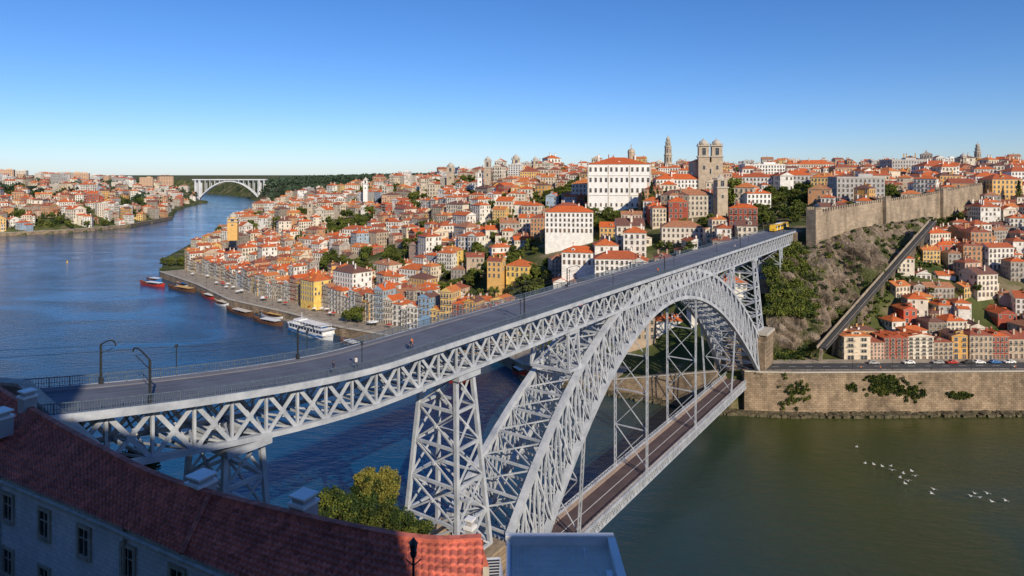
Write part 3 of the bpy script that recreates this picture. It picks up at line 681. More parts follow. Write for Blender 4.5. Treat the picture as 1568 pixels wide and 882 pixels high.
def baroque(loc,h,w):
    mb=MB()
    for f0,f1,k in((0,.3,1),(.3,.52,.9),(.52,.72,.8),(.72,.82,.6),(.82,.9,.42)):
        mb.cyl((0,0),w/2*k,h*f0-(12 if f0==0 else 0),h*f1,8,0,w/2*k*.97); mb.cyl((0,0),w/2*k*1.15,h*f1-.5,h*f1+.5,8,1)
        for q in range(8):
            aa=q*math.pi/4+math.pi/8; nv=Vector((math.cos(aa),math.sin(aa),0)); window(mb,nv*(w/2*k*.93)+Vector((0,0,h*(f0+f1)/2)),Vector((-nv.y,nv.x,0)),nv,w*.14*k,h*(f1-f0)*.5,1,2,.3)
        for q in range(4):
            aa=q*math.pi/2+math.pi/4; mb.cyl((w/2*k*math.cos(aa),w/2*k*math.sin(aa)),.5,h*f1,h*f1+2.5,5,1,.1)
    mb.dome((0,0),w*.2,h*.9,h*.06,8,4,0); mb.cyl((0,0),.6,h*.95,h+1,6,1,.08)
    return mb.obj('baroque_clock_tower',['church','trim','glass'],loc=loc)
p=at(1023,260,900); baroque((p.x,p.y,92),57,12)
p=at(1497,250,900); baroque((p.x,p.y,92),47,10)
M['oc']=pm('ochre_plaster',(.66,.40,.13),.85,.12,.4)
for px,py,Y,w_,h,m_,dm in((747,285,700,7,27,'church',True),(357,352,640,9,11,'oc',True),(735,290,705,6,18,'palace',True),(690,285,900,10,26,'church',True),(790,270,850,10,22,'church',True),(1103,322,420,7,20,'church',False),(820,270,860,9,20,'church',True),(475,335,760,6,18,'church',False),(1475,262,800,9,16,'church',True),(560,298,900,6,20,'palace',True)):
    p=at(px,py,Y); church_tower('church_tower',(p.x,p.y,p.z),w_,h,m_,dm,U(-.3,.3),0 if dm else 3)
def named(name,px,py,Y,w,d,ns,roof,mats,yaw=0,fh=3.2,ww=1.1,wh=1.8,sp=2.6,bal=.1,z=None):
    p=at(px,py,Y); me=house(name+'_mesh',w,d,ns,roof,mats,fh=fh,ww=ww,wh=wh,sp=sp,bal=bal,base=-14); return place(me,name,(p.x,p.y+d*.4,z if z is not None else p.z),yaw)
HM=('roof','trim','glass','iron','door')
M['yw']=pm('yellow_plaster',(.78,.54,.14),.85,.2,.4); M['rd']=pm('red_plaster',(.55,.09,.04),.85,.12,.4); M['gr']=pm('grey_plaster',(.40,.39,.38),.85,.15,.3); M['wp']=pm('white_plaster',(.80,.78,.73),.85,.14,.4); M['bl']=pm('blue_tile_facade',(.22,.36,.52),.5,.12,.8); M['st']=pm('pale_stone_facade',(.55,.48,.38),.85,.2,.4)
for nm,px,py,Y,w_,d_,ns,rf,mt,yw in (
 ('apartment_house',873,356,425,31,14,4,'hip','wp',-.12),('red_house',1008,332,425,13,10,2,'hip','rd',.0),('yellow_house',798,424,400,15,12,2,'hip','yw',-.4),
 ('grey_apartment_block',1318,318,430,30,16,6,'flat','gr',-.1),('modern_hall',1172,278,640,38,26,5,'flat','wp',-.1),('stone_mansion',1060,330,425,30,14,4,'hip','st',0),
 ('white_house',1160,320,420,16,12,3,'hip','wp',.1),('ochre_house',940,372,420,16,12,3,'gable','oc',-.2),('yellow_house',812,272,760,24,20,2,'hip','oc',0),('white_mansion',950,425,350,26,14,3,'hip','wp',-.1),
 ('white_mansion',890,405,370,20,12,2,'hip','wp',-.2),('yellow_house',480,460,432,16,13,4,'hip','yw',-.72),('white_mansion',536,455,425,22,15,5,'hip','wp',-.72),('blue_tiled_house',655,482,375,8,10,3,'gable','bl',-.45),
 ('yellow_house',695,405,470,9,10,3,'hip','yw',-.5),('ochre_house',760,425,400,9,9,3,'gable','oc',-.3),('long_hall',1250,266,700,40,18,3,'hip','st',0),('palace_wing',1040,300,520,36,16,4,'hip','wp',-.05),
 ('stone_mansion',1390,272,620,36,18,5,'flat','gr',.1),('white_mansion',1440,278,560,30,18,4,'hip','wp',0),('yellow_house',1412,476,312,10,10,2,'hip','yw',0),('red_house',1392,507,299,6,9,3,'gable','rd',0),('red_house',1445,395,350,9,10,2,'hip','rd',.1),
 ('white_house',1520,350,400,20,12,4,'hip','wp',0),('ochre_house',1540,312,440,20,14,5,'hip','oc',0),('grey_house',1450,500,305,9,10,3,'hip','gr',0),('white_house',1305,540,284,15,9,2,'hip','wp',.05)):
    named(nm,px,py,Y,w_,d_,ns,rf,(mt,)+HM,yw)
# city wall with crenellations
mb=MB(); n=90
def wp_(f): return Vector((WA.x+(WB.x-WA.x)*f,WA.y+(WB.y-WA.y)*f,0))
dv=(wp_(1)-wp_(0)).normalized(); nv_=Vector((dv.y,-dv.x,0))
zt_=lambda f:75+12.6*f+1.2*math.sin(f*9)*.4
for i in range(n):
    f0,f1=i/n,(i+1)/n; a_,b_=wp_(f0),wp_(f1); zt0=zt_(f0)
    mb.hexa([(a_+nv_*1.6).to_tuple()[:2]+(45,),(b_+nv_*1.6).to_tuple()[:2]+(45,),(b_-nv_*1.4).to_tuple()[:2]+(45,),(a_-nv_*1.4).to_tuple()[:2]+(45,),(a_+nv_*1.1).to_tuple()[:2]+(zt0,),(b_+nv_*1.1).to_tuple()[:2]+(zt_(f1),),(b_-nv_*1.1).to_tuple()[:2]+(zt_(f1),),(a_-nv_*1.1).to_tuple()[:2]+(zt0,)],0)
    c=a_.lerp(b_,.5)+nv_*.8; mb.box((c.x,c.y,zt0+.7),(1.3,.6,1.7),0,math.atan2(dv.y,dv.x))
    if i%30==29 or i==0:
        c=a_+nv_*.6; hh=zt0+2; mb.box((c.x,c.y,(45+hh)/2),(6,5,hh-45),0,math.atan2(dv.y,dv.x))
        for q in range(4):
            for r_ in(-1,1):
                cc=c+dv*(-2.5+1.65*q)+nv_*2.1*r_; mb.box((cc.x,cc.y,hh+.6),(1.0,.7,1.3),0,math.atan2(dv.y,dv.x))
mb.obj('crenellated_city_wall',['cwall'])
# rock cliff
mb=MB(); nu,nv2=120,100
bot=[at(1163,560,279),at(1200,560,279),at(1250,545,284),at(1300,525,290),at(1350,455,318),at(1400,395,350)]
top=[at(1166,385,318),at(1205,372,328),at(1250,372,322),at(1300,352,338),at(1360,342,362),at(1420,332,392)]
def pl_(P,f):
    k=f*(len(P)-1); j=min(int(k),len(P)-2); return P[j].lerp(P[j+1],k-j)
for j in range(nv2+1):
    for i in range(nu+1):
        a_=pl_(bot,i/nu);b_=pl_(top,i/nu); f=j/nv2; p=a_.lerp(b_,f); p.y-= math.sin(math.pi*f)*7
        pq=Vector((p.x+p.z*.5,p.y,p.z*.6)); am=1-.6*max(0,i/nu-.55)/.45
        r_=(mnoise.fractal(p*.06,1,2,6)*5+abs(mnoise.noise(pq*.16))*6.5+(1-abs(mnoise.noise(p*.11+Vector((9,0,0)))))*1.5+round(mnoise.noise(pq*.25)*3)*.6)*am; p=p+Vector((r_*.25,-r_,r_*.25)); mb.v.append(tuple(p))
for j in range(nv2):
    for i in range(nu):
        k=j*(nu+1)+i; mb.f.append((k,k+1,k+nu+2,k+nu+1)); mb.m.append(0)
mb.obj('rock_cliff',['rock'])
# funicular track
mb=MB(); a_=at(1258,534,272);b_=at(1428,340,350); fl=[a_.lerp(b_,i/30) for i in range(31)]
for i in range(30):
    mb.beam(fl[i],fl[i+1],3.8,.9,0); mb.beam(fl[i]+Vector((-.7,0,.55)),fl[i+1]+Vector((-.7,0,.55)),.16,.14,1); mb.beam(fl[i]+Vector((.7,0,.55)),fl[i+1]+Vector((.7,0,.55)),.16,.14,1)
    for q in(-2.0,2.0): mb.beam(fl[i]+Vector((q,0,.5)),fl[i+1]+Vector((q,0,.5)),.3,1.2,2)
    if i%3==0: mb.beam(fl[i]-Vector((0,-5,24)),fl[i],1.2,1,2)
mb.obj('funicular_track',['asph2','iron','granite'])
# embankment road
mb=MB(); 
def band(y0,y1,z,m,x0=96,x1=600,dy=.018):
    mb.hexa([(x0,y0+(x0-110)*dy,z-.4),(x1,y0+(x1-110)*dy,z-.4),(x1,y1+(x1-110)*dy,z-.4),(x0,y1+(x0-110)*dy,z-.4),(x0,y0+(x0-110)*dy,z),(x1,y0+(x1-110)*dy,z),(x1,y1+(x1-110)*dy,z),(x0,y1+(x0-110)*dy,z)],m)
band(257.6,261,16.26,0); band(261,270,16.12,1); band(270,275,16.26,0)
x=100
while x<420: mb.box((x,265.4+(x-110)*.018,16.13),(3,.14,.012),2); x+=7
mb.obj('riverside_road',['pave','asph2','paint'])
mb=MB(); x=96
while x<420:
    y=257.9+(x-110)*.018; mb.beam((x,y,16.2),(x,y,17.3),.1); 
    mb.beam((x,y,17.3),(x+2.5,y+.05,17.3),.08); mb.beam((x,y,16.7),(x+2.5,y+.05,16.7),.05); x+=2.5
mb.obj('embankment_railing',['iron'])
# far concrete arch bridge
mb=MB(); Yb=2540
def A3(px,z): return Vector(((px-784)/1000*Yb,Yb,z))
for i in range(24):
    p0,p1=296+4.7*i,296+4.7*(i+1); mb.beam(A3(p0,76),A3(p1,76),20,4)
pr=None
for i in range(25):
    t=-1+2*i/24; p=A3(352+44*t,70-62*abs(t)**2.1)
    if pr is not None:
        for dy in(-7,7): mb.beam(pr+Vector((0,dy,0)),p+Vector((0,dy,0)),5,3.6)
    if i%2==0:
        for dy in(-7,7): mb.beam(p+Vector((0,dy,0)),Vector((p.x,p.y+dy,75)),2,2)
    pr=p
for px in(300,306,398,405):
    for dy in(-7,7): mb.beam(A3(px,0)+Vector((0,dy,0)),A3(px,75)+Vector((0,dy,0)),4.5,4.5)
mb.obj('concrete_arch_bridge',['concrete'])
# ------------------------------------------------------------------ vegetation
def leaves(mb,c,r,n,ls,mi):
    c=np.array(c,float); d=rng.normal(size=(n,3)); d/=np.linalg.norm(d,axis=1)[:,None]; rad=rng.random(n)**.45; P=c+d*rad[:,None]*np.array(r)
    a_=rng.normal(size=(n,3)); a_/=np.linalg.norm(a_,axis=1)[:,None]; b_=np.cross(a_,rng.normal(size=(n,3))); b_/=np.linalg.norm(b_,axis=1)[:,None]
    s=ls*(.6+.8*rng.random(n))[:,None]; a_*=s; b_*=s*.7
    Q=np.stack([P-a_-b_*.3,P+b_,P+a_+b_*.2,P-b_],1).reshape(-1,3); k=len(mb.v)
    mb.v.extend(map(tuple,Q.tolist())); mb.f.extend([(k+4*i,k+4*i+1,k+4*i+2,k+4*i+3) for i in range(n)]); mb.m.extend([mi]*n)
def tree(seed,h=9,r=3.6,nc=24,nl=55,ls=.42,mats=('bark','leafA','leafB'),light=.5):
    random.seed(seed); mb=MB(); mb.beam((0,0,-1),(.1,.1,h*.45),h*.06,None,0,h*.04)
    for i in range(nc):
        aa=U(0,6.28); rr=r*math.sqrt(R())*.85; z=h*U(.35,.95); k=1-((z/h-.6)/.48)**2; rr*=max(.3,k)**.5; c=(rr*math.cos(aa),rr*math.sin(aa),z)
        if i%3==0: mb.beam((.1,.1,h*U(.25,.42)),c,h*.022,None,0,h*.008)
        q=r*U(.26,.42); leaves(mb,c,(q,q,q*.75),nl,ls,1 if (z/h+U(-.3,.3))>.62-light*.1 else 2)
    return mb.mesh('tree_mesh',mats)
TR=[tree(i,9,3.8) for i in range(4)]
CY=[]
for i in range(2):
    mb=MB(); mb.beam((0,0,-1),(0,0,4),.5,None,0,.3)
    for k in range(22): z=1.5+k*.6; rr=1.5*math.sin(min(1,(15.5-z)/9)*1.5); leaves(mb,(U(-.2,.2),U(-.2,.2),z),(rr,rr,.8),60,.3,2 if R()<.7 else 1)
    CY.append(mb.mesh('cypress_mesh',['bark','leafA','leafB']))
random.seed(5)
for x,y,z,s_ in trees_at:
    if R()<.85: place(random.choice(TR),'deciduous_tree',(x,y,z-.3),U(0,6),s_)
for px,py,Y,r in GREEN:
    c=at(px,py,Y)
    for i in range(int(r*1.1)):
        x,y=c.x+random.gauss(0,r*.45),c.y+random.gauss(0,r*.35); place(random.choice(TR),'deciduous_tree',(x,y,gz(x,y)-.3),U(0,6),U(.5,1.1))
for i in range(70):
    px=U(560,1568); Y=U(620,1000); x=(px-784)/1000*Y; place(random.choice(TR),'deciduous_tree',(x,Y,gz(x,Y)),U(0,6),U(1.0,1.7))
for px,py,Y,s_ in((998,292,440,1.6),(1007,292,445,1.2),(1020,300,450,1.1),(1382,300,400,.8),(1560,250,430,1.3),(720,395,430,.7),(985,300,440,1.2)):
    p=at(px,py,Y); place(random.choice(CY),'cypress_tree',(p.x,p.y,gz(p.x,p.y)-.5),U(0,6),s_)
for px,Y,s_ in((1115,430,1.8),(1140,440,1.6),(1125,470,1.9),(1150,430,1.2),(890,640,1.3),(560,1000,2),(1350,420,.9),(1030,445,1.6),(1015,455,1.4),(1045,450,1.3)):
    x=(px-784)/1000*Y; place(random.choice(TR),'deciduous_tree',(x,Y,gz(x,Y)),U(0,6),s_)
mb=MB()
for i in range(1100):
    u=U(-.80,-.30); Y=U(1500,3300); x=u*Y
    if u<-.42 and R()<.3: continue
    z=gz(x,Y)
    if z<8: continue
    leaves(mb,(x,Y,z+6),(16,16,9),26,4.5,0)
for i in range(1200):
    u=U(-.42,.02); Y=U(1250,2600); x=u*Y; z=gz(x,Y)
    if z<15: continue
    leaves(mb,(x,Y,z+7),(14,14,10),30,4,0)
mb.obj('distant_forest',['farleaf'])
mb=MB()
for i in range(900):
    u=U(-.82,-.5); Y=U(1040,1900); x=u*Y; z=gz(x,Y)
    if z<7: continue
    leaves(mb,(x,Y,z+3),(8,8,6),40,1.8,0 if R()<.6 else 1)
mb.obj('hillside_grove',['leafB','leafA'])
# cliff shrubs
mb=MB()
for i in range(360):
    f=U(0,.32); g=U(.45,1.04)-f*.25; p=pl_(bot,f).lerp(pl_(top,f),min(g,1)); s_=U(1.0,2.6); leaves(mb,(p.x+U(-2,2),p.y-7*math.sin(math.pi*min(g,1))-4.5,p.z+1),(s_,s_,s_*.8),80,.36,0 if R()<.7 else 1)
for i in range(60):
    f=U(0,.3); g=U(0,.12); p=pl_(bot,f).lerp(pl_(top,f),g); s_=U(.8,1.8); leaves(mb,(p.x,p.y-7,p.z+1),(s_,s_,s_*.8),70,.36,0 if R()<.4 else 1)
for i in range(330):
    f=U(.3,1); g=U(0,1); p=pl_(bot,f).lerp(pl_(top,f),g); s_=U(.5,1.6); leaves(mb,(p.x,p.y-6*math.sin(math.pi*g)-4.0,p.z+1),(s_,s_,s_*.7),60,.35,1 if R()<.6 else 0)
mb.obj('cliff_shrubs',['leafA','leafB'])
mb=MB()
for px,py,w_,h_ in((1215,598,24,20),(1350,578,28,4),(1362,590,30,9),(1340,592,18,14),(1395,600,22,12),(1300,590,8,6),(1470,604,22,4)):
    for i in range(int(w_*2.2)):
        p=at(px+random.gauss(0,w_*.5),py+random.gauss(0,h_*.5),258.5); p.y=256.4+(p.x-110)*.018; s_=U(.4,1.2); leaves(mb,(p.x,p.y,min(p.z,16.3)),(s_,.5,s_),45,.28,0 if R()<.5 else 1)
mb.obj('wall_ivy',['leafB','leafA'])
mb=MB()
for i in range(560):
    y=290+R()*110; x=fun(y)+U(-12,8); 
    s_=U(.6,1.8); leaves(mb,(x,y,gz(x,y)+.6),(s_,s_,s_*.6),40,.4,0 if R()<.55 else 1)
for i in range(620):
    c=wp_(R())+nv_*U(3,28); s_=U(.6,2.0); leaves(mb,(c.x,c.y,gz(c.x,c.y)+.6),(s_,s_,s_*.6),40,.45,0 if R()<.55 else 1)
mb.obj('slope_scrub',['leafB','leafA'])
BT=[tree(20+i,13,3.6,80,150,.22,('bark','leafG','leafB'),.2) for i in range(2)]; BD=[tree(30+i,12,5,60,130,.25,('bark','leafA','leafB'),-2) for i in range(2)]
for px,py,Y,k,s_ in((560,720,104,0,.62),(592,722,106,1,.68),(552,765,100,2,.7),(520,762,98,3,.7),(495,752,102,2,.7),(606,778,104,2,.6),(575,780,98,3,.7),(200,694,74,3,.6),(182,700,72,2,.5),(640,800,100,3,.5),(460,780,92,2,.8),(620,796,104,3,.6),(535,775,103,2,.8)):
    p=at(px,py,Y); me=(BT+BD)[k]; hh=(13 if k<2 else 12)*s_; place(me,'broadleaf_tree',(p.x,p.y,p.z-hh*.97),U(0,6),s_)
mb=MB()
for i in range(500):
    y=U(62,150); x=U(-1.05,.1)*y; s_=U(1,2.4); z=gz(x,y)
    if z>5: leaves(mb,(x,y,z+.4),(s_,s_,s_*.7),60,.3,0 if R()<.7 else 1)
mb.obj('hillside_scrub',['leafB','leafA'])
# ------------------------------------------------------------------ foreground building with tiled roof
EV=[Vector((-52,52.6,74)),Vector((-33.6,42.8,74)),Vector((-23.8,37.6,74)),Vector((-17.2,34,74)),Vector((-5,27.6,74)),Vector((-1.2,25.6,74))]
RG=[Vector((-57,66,76)),Vector((-42.5,54.2,76)),Vector((-27,42.7,76)),Vector((-17.9,37,76)),Vector((-5.9,32.3,76)),Vector((-1.4,32,76))]
def smoothpl(P,f):
    k=f*(len(P)-1); j=min(int(k),len(P)-2); t=k-j; p0=P[max(j-1,0)];p1=P[j];p2=P[j+1];p3=P[min(j+2,len(P)-1)]
    return .5*((2*p1)+(-p0+p2)*t+(2*p0-5*p1+4*p2-p3)*t*t+(-p0+3*p1-3*p2+p3)*t**3)
bld=empty('tiled_roof_building')
mb=MB(); nu=1100; rows=13; sub=2; nvv=rows*sub; gl=[]
for j in range(nvv+1):
    r_=j//sub; ph=(j%sub)
    gl.append((min(1,(r_+ (0.0 if ph==0 else .93))/rows), .0 if ph else .12))
gl=gl[:-1]+[(1,.0)]
EP=[smoothpl(EV,i/nu) for i in range(nu+1)]; RP=[smoothpl(RG,i/nu) for i in range(nu+1)]
cum=0; cs=[0]
for i in range(nu): cum+=(EP[i+1]-EP[i]).length; cs.append(cum)
for (f,dz) in gl:
    for i in range(nu+1):
        p=EP[i].lerp(RP[i],f); cor=abs(math.sin(cs[i]*math.pi/.34))*.08; mb.v.append((p.x,p.y,p.z+dz+cor+.12+.02*math.sin(cs[i]*.9+f*5)))
for j in range(len(gl)-1):
    for i in range(nu): k=j*(nu+1)+i; mb.f.append((k,k+1,k+nu+2,k+nu+1)); mb.m.append(0)
def tile_mat():
    m,nt,b=newmat('red_roof_tiles'); L=nt.links.new; geo=N(nt,'ShaderNodeNewGeometry')
    n1=N(nt,'ShaderNodeTexNoise'); n1.inputs['Scale'].default_value=.5; n1.inputs['Detail'].default_value=9; n1.inputs['Roughness'].default_value=.7; L(geo.outputs['Position'],n1.inputs['Vector'])
    n2=N(nt,'ShaderNodeTexVoronoi'); n2.inputs['Scale'].default_value=2.9; L(geo.outputs['Position'],n2.inputs['Vector'])
    cr=N(nt,'ShaderNodeValToRGB'); E=cr.color_ramp.elements; E[0].position=.3; E[0].color=(.34,.085,.06,1); E[1].position=.7; E[1].color=(.66,.18,.12,1); L(n1.outputs[0],cr.inputs[0])
    mr=N(nt,'ShaderNodeMapRange'); mr.inputs[3].default_value=.68; mr.inputs[4].default_value=1.28; sp=N(nt,'ShaderNodeSeparateColor'); L(n2.outputs['Color'],sp.inputs[0]); L(sp.outputs[0],mr.inputs[0])
    hs=N(nt,'ShaderNodeHueSaturation'); L(cr.outputs[0],hs.inputs['Color']); L(mr.outputs[0],hs.inputs['Value']); L(hs.outputs[0],b.inputs['Base Color']); b.inputs['Roughness'].default_value=.8
    return m
M['tiles']=tile_mat()
mb.obj('tile_roof',['tiles'],bld)
mb=MB()
for i in range(0,nu-10,10):
    mb.beam(RP[i]+Vector((0,0,.22)),RP[i+10]+Vector((0,0,.22)),.36,.22,0)
    mb.beam(EP[i]+Vector((-.05,-.1,.02)),EP[i+10]+Vector((-.05,-.1,.02)),.2,.16,1)
    back=Vector((.45,.85,0))*.8; dn=Vector((0,0,1.6)); dn2=Vector((0,0,14))
    mb.face([RP[i],RP[i+10],RP[i+10]+back-dn,RP[i]+back-dn],0); mb.face([RP[i]+back-dn,RP[i+10]+back-dn,RP[i+10]+back-dn2,RP[i]+back-dn2],1)
hp=[smoothpl(EV,.60).lerp(smoothpl(RG,.62),f)+Vector((0,0,.28)) for f in(0,1)]; mb.beam(hp[0],hp[1],.3,.2,0)
mb.obj('ridge_and_gutter',['tiles','trim'],bld)
mb=MB(); ed=Vector((.884,-.467,0)); en=Vector((-.467,-.884,0))
w0=EV[0]-en*.55; 
wl=(EV[5]-EV[0]).length; a_=w0; b_=w0+ed*wl; bk=-en*3.2
mb.hexa([(a_.x,a_.y,55),(b_.x,b_.y,55),(b_.x+bk.x,b_.y+bk.y,55),(a_.x+bk.x,a_.y+bk.y,55),(a_.x,a_.y,73.95),(b_.x,b_.y,73.95),(b_.x+bk.x,b_.y+bk.y,74.4),(a_.x+bk.x,a_.y+bk.y,74.4)],0)
for k in range(11):
    for zz in(71.9,68.3):
        c=w0+ed*(3.3+k*4.35); window(mb,(c.x,c.y,zz),ed,en,1.0,1.6,1,2,.22)
for t in(19.6,33.5):
    c=w0+ed*t+en*.12; mb.beam((c.x,c.y,56),(c.x,c.y,74),.12,.12,1)
mb.obj('stone_wall_facade',['rubble','trim','glass'],bld)
mb=MB()
for px,Y,s_,hh in((308,37.5,1.15,1.1),(465,35,1.05,1.2),(42,50,.9,1.8),(-4,47,1.4,1.3),(720,34,.4,.4)):
    x=(px-784)/1000*Y; zb_=75.2; mb.box((x,Y,zb_+hh/2),(s_,s_,hh),0,-.48); mb.box((x,Y,zb_+hh+.08),(s_+.14,s_+.14,.16),1,-.48); mb.box((x,Y,zb_+hh+.3),(s_*.8,s_*.8,.28),0,-.48); mb.box((x,Y,zb_+hh+.49),(s_+.05,s_+.05,.1),1,-.48)
mb.obj('chimneys',['gr','white'],bld)
# approach parapet
mb=MB(); A_=at(142,694,60);B2=at(28,592,63); C2=at(-60,584,64)
for p,q in((A_,B2),(B2,C2)):
    mb.hexa([(p.x,p.y,55),(q.x,q.y,55),(q.x+.3,q.y+1.0,55),(p.x+.3,p.y+1.0,55),(p.x,p.y,p.z),(q.x,q.y,q.z),(q.x+.3,q.y+1.0,q.z),(p.x+.3,p.y+1.0,p.z)],0)
    mb.beam(p+Vector((.1,.5,.15)),q+Vector((.1,.5,.15)),1.2,.3,1)
mb.obj('approach_parapet_wall',['granite','trim'])
# flat roof annex
mb=MB(); x0,x1,y0,y1,zt1=-.3,5.55,24,36.1,73.7
mb.box(((x0+x1)/2,(y0+y1)/2,(56+zt1)/2),(x1-x0,y1-y0,zt1-56),0); mb.box(((x0+x1)/2,(y0+y1)/2,zt1+.01),(x1-x0-.6,y1-y0-.6,.04),1)
mb.box(((x0+x1)/2,y1-.15,zt1+.25),(x1-x0+.1,.32,.55),2); mb.box((x1-.12,(y0+y1)/2-.17,zt1+.25),(.42,y1-y0-.4,.5),2); mb.box((x0+.1,(y0+y1)/2-.17,zt1+.15),(.2,y1-y0-.4,.3),2)
for k in range(13): mb.box((x0+.6+k*.42,(y0+y1)/2,zt1+.034),(.02,y1-y0-.8,.006),0)
for k in range(22): mb.box(((x0+x1)/2,y0+.8+k*.5,zt1+.0355),(x1-x0-.8,.02,.006),0)
mb.box((4.9,y0+5,zt1+.2),(.3,8,.3),0); mb.cyl((3.8,34.6),.09,zt1,zt1+.5,8,0)
mb.obj('flat_roof_annex',['rubble','cream','white'])
mb=MB(); 
mb.box((-1.05,33.6,73.2),(.9,1.6,1.0),0,.1); mb.box((-1.05,33.6,73.75),(1.05,1.75,.12),1,.1); mb.box((-.95,31.3,73.0),(.8,1.4,1.2),0,.1); mb.box((-.95,31.3,73.65),(.95,1.5,.1),1,.1)
for k in range(6): mb.box((-1.05,32.9+k*.25,73.83),(.8,.1,.04),2,.1)
mb.beam((-1.4,30,73),(-1.4,35,73),.2,.2,2); mb.box((-1.0,31,64),(1.2,8,17),0,.05)
mb.obj('rooftop_ventilation_unit',['gr','white','iron'])
def lamp(name,loc,h,arm=0):
    mb=MB(); mb.cyl((0,0),.09,0,h*.9,8,0,.05); mb.cyl((0,0),.16,0,.9,8,0,.1)
    if arm: mb.beam((0,0,h*.9),(arm,0,h),.07,.07,0); mb.box((arm,0,h-.05),(.6,.22,.12),1)
    else:
        mb.cyl((0,0),.10,h*.9,h*.92,8,0,.15); mb.cyl((0,0),.11,h*.92,h*.96,6,1,.17); mb.cyl((0,0),.2,h*.96,h*.985,6,0,.03)
        for k in(-1,1): mb.beam((0,0,h*.86),(.3*k,0,h*.89),.04,.04,0)
    return mb.obj(name,['iron','glass'],loc=loc)
p=at(633,818,26); lamp('street_lamp',(p.x,p.y,p.z-9),9)
for i in range(14): x=104+i*16; lamp('street_lamp',(x,260.3+(x-110)*.018,16.2),7,1.6)
for i in range(24):
    k=i/23*6; j=min(int(k),5); pp=pts[j].lerp(pts[j+1],k-j); d=(pts[j+1]-pts[j]).normalized(); q=pp+Vector((d.y,-d.x))*7; lamp('street_lamp',(q.x,q.y,5.3),6)
# monastery on the hill behind the viewpoint
mb=MB(); mb.box((-39,-38,103),(116,40,34),0); hiproof(mb,116,40,120,5,1,cx=-39,cy=-38)
mb.box((-44,-36,105),(82,34,54),0); hiproof(mb,82,34,132,4,1,cx=-44,cy=-36)
for k in range(22):
    for zz in(96,103,110): window(mb,(-92+k*5,-17.95,zz),(-1,0,0),(0,1,0),1.3,2.6,2,3)
mb.cyl((44,-70),15,88,108,24,0); mb.dome((44,-70),15,108,10,24,6,1); mb.cyl((44,-70),2,117,122,10,0)
mb.obj('hilltop_monastery',['wp','roof','trim','glass'])
mb=MB(); mb.box((32,-5,95.0),(26,4,5.8),0); mb.box((32,-5,98.0),(26.6,4.6,.3),1)  # unseen block added behind the camera to cast shade on the annex roof
for k in range(7): window(mb,(21+k*3.6,-2.98,95),(-1,0,0),(0,1,0),1.2,2.4,1,2)
mb.obj('unseen_shade_block',['wp','trim','glass'])
# ------------------------------------------------------------------ boats
def hull(mb,L_,w_,h,sheer,m,m2,z=-.4,n=14):
    secs=[]
    for i in range(n+1):
        t=-1+2*i/n; k=max(.03,(1-abs(t)**2.6)); ws=w_/2*k; zt2=h+sheer*abs(t)**2.5; x=t*L_/2
        secs.append([(x,-ws,zt2),(x*.97,-ws*.8,z+.3),(x*.94,0,z),(x*.97,ws*.8,z+.3),(x,ws,zt2)])
    for i in range(n):
        for j in range(4): mb.face([secs[i][j],secs[i+1][j],secs[i+1][j+1],secs[i][j+1]],m)
        mb.face([(secs[i][0][0],secs[i][0][1]*.93,secs[i][0][2]-.3),(secs[i][4][0],secs[i][4][1]*.93,secs[i][4][2]-.3),(secs[i+1][4][0],secs[i+1][4][1]*.93,secs[i+1][4][2]-.3),(secs[i+1][0][0],secs[i+1][0][1]*.93,secs[i+1][0][2]-.3)],m2)
        for j in(0,4): mb.beam(secs[i][j],secs[i+1][j],.14,.14,m2)
def rabelo(loc,yaw,c='wood',L_=21,cab='white'):
    mb=MB(); hull(mb,L_,5.2,1.3,2.2,0,1)
    mb.box((L_*.08,0,3.0),(L_*.5,4.6,.2),2)
    for sx in(-.1,.03,.16,.28):
        for sy in(-1.9,1.9): mb.beam((L_*sx,sy,.9),(L_*sx,sy,2.9),.1,.1,1)
    mb.beam((-4,0,.8),(-4,0,9),.22,.22,1,.1); mb.beam((-5.6,0,8),(-.5,0,8.2),.12,.12,1)
    mb.beam((-L_*.48,0,2.6),(-L_*.72,0,1.2),.2,.3,1); mb.box((-L_*.33,0,2.2),(2,2.6,.15),1)
    for k in range(6): mb.cyl((U(-.05,.3)*L_,U(-1,1)),.4,1,1.9,8,1)
    return mb.obj('rabelo_boat',[c,'wood',cab],loc=loc,yaw=yaw)
def cruise(loc,yaw,k_):
    mb=MB(); L_=34; hull(mb,L_,7,1.9,1.0,0,0,n=18)
    mb.box((-1,0,3.0),(25,6,2.2),0); mb.box((-1,0,4.2),(27,6.6,.2),1); mb.box((-2,0,5.6),(20,5.2,.14),0); mb.box((7,0,5.1),(4.2,4.4,1.8),0)
    for sy in(-3.02,3.02):
        for k in range(11): mb.box((-12+k*2.2,sy,3.2),(1.7,.05,1.1),2)
        for k in range(10): mb.beam((-12+k*2.3,sy*.86,4.2),(-12+k*2.3,sy*.86,5.6),.08,.08,0)
        mb.beam((-14.5,sy*1.05,5.2),(12.5,sy*1.05,5.2),.06,.06,0)
        mb.box((-1,sy*1.1,1.3),(26,.08,.5),3)
    for k in range(3): mb.box((5.5+1.5*k,-2.22,5.3),(1.1,.04,.8),2)
    mb.box((9.12,0,5.3),(.04,3.6,.8),2); mb.beam((6,0,6),(6,0,9),.12,.12,0); mb.beam((5,0,8),(7,0,8),.08,.08,0)
    for k in range(7): mb.box((-10+k*2.2,0,4.7),(.7,3.6,.7),3)
    o=mb.obj('river_cruise_boat',['white','white','glass','blue'],loc=loc,yaw=yaw); o.scale=(k_,k_*.95,k_*.95); return o
def wat(px,py): Y=94000/(py-268); return ((px-784)/1000*Y,Y,0)
ya=lambda a,b: math.atan2(b[1]-a[1],b[0]-a[0])
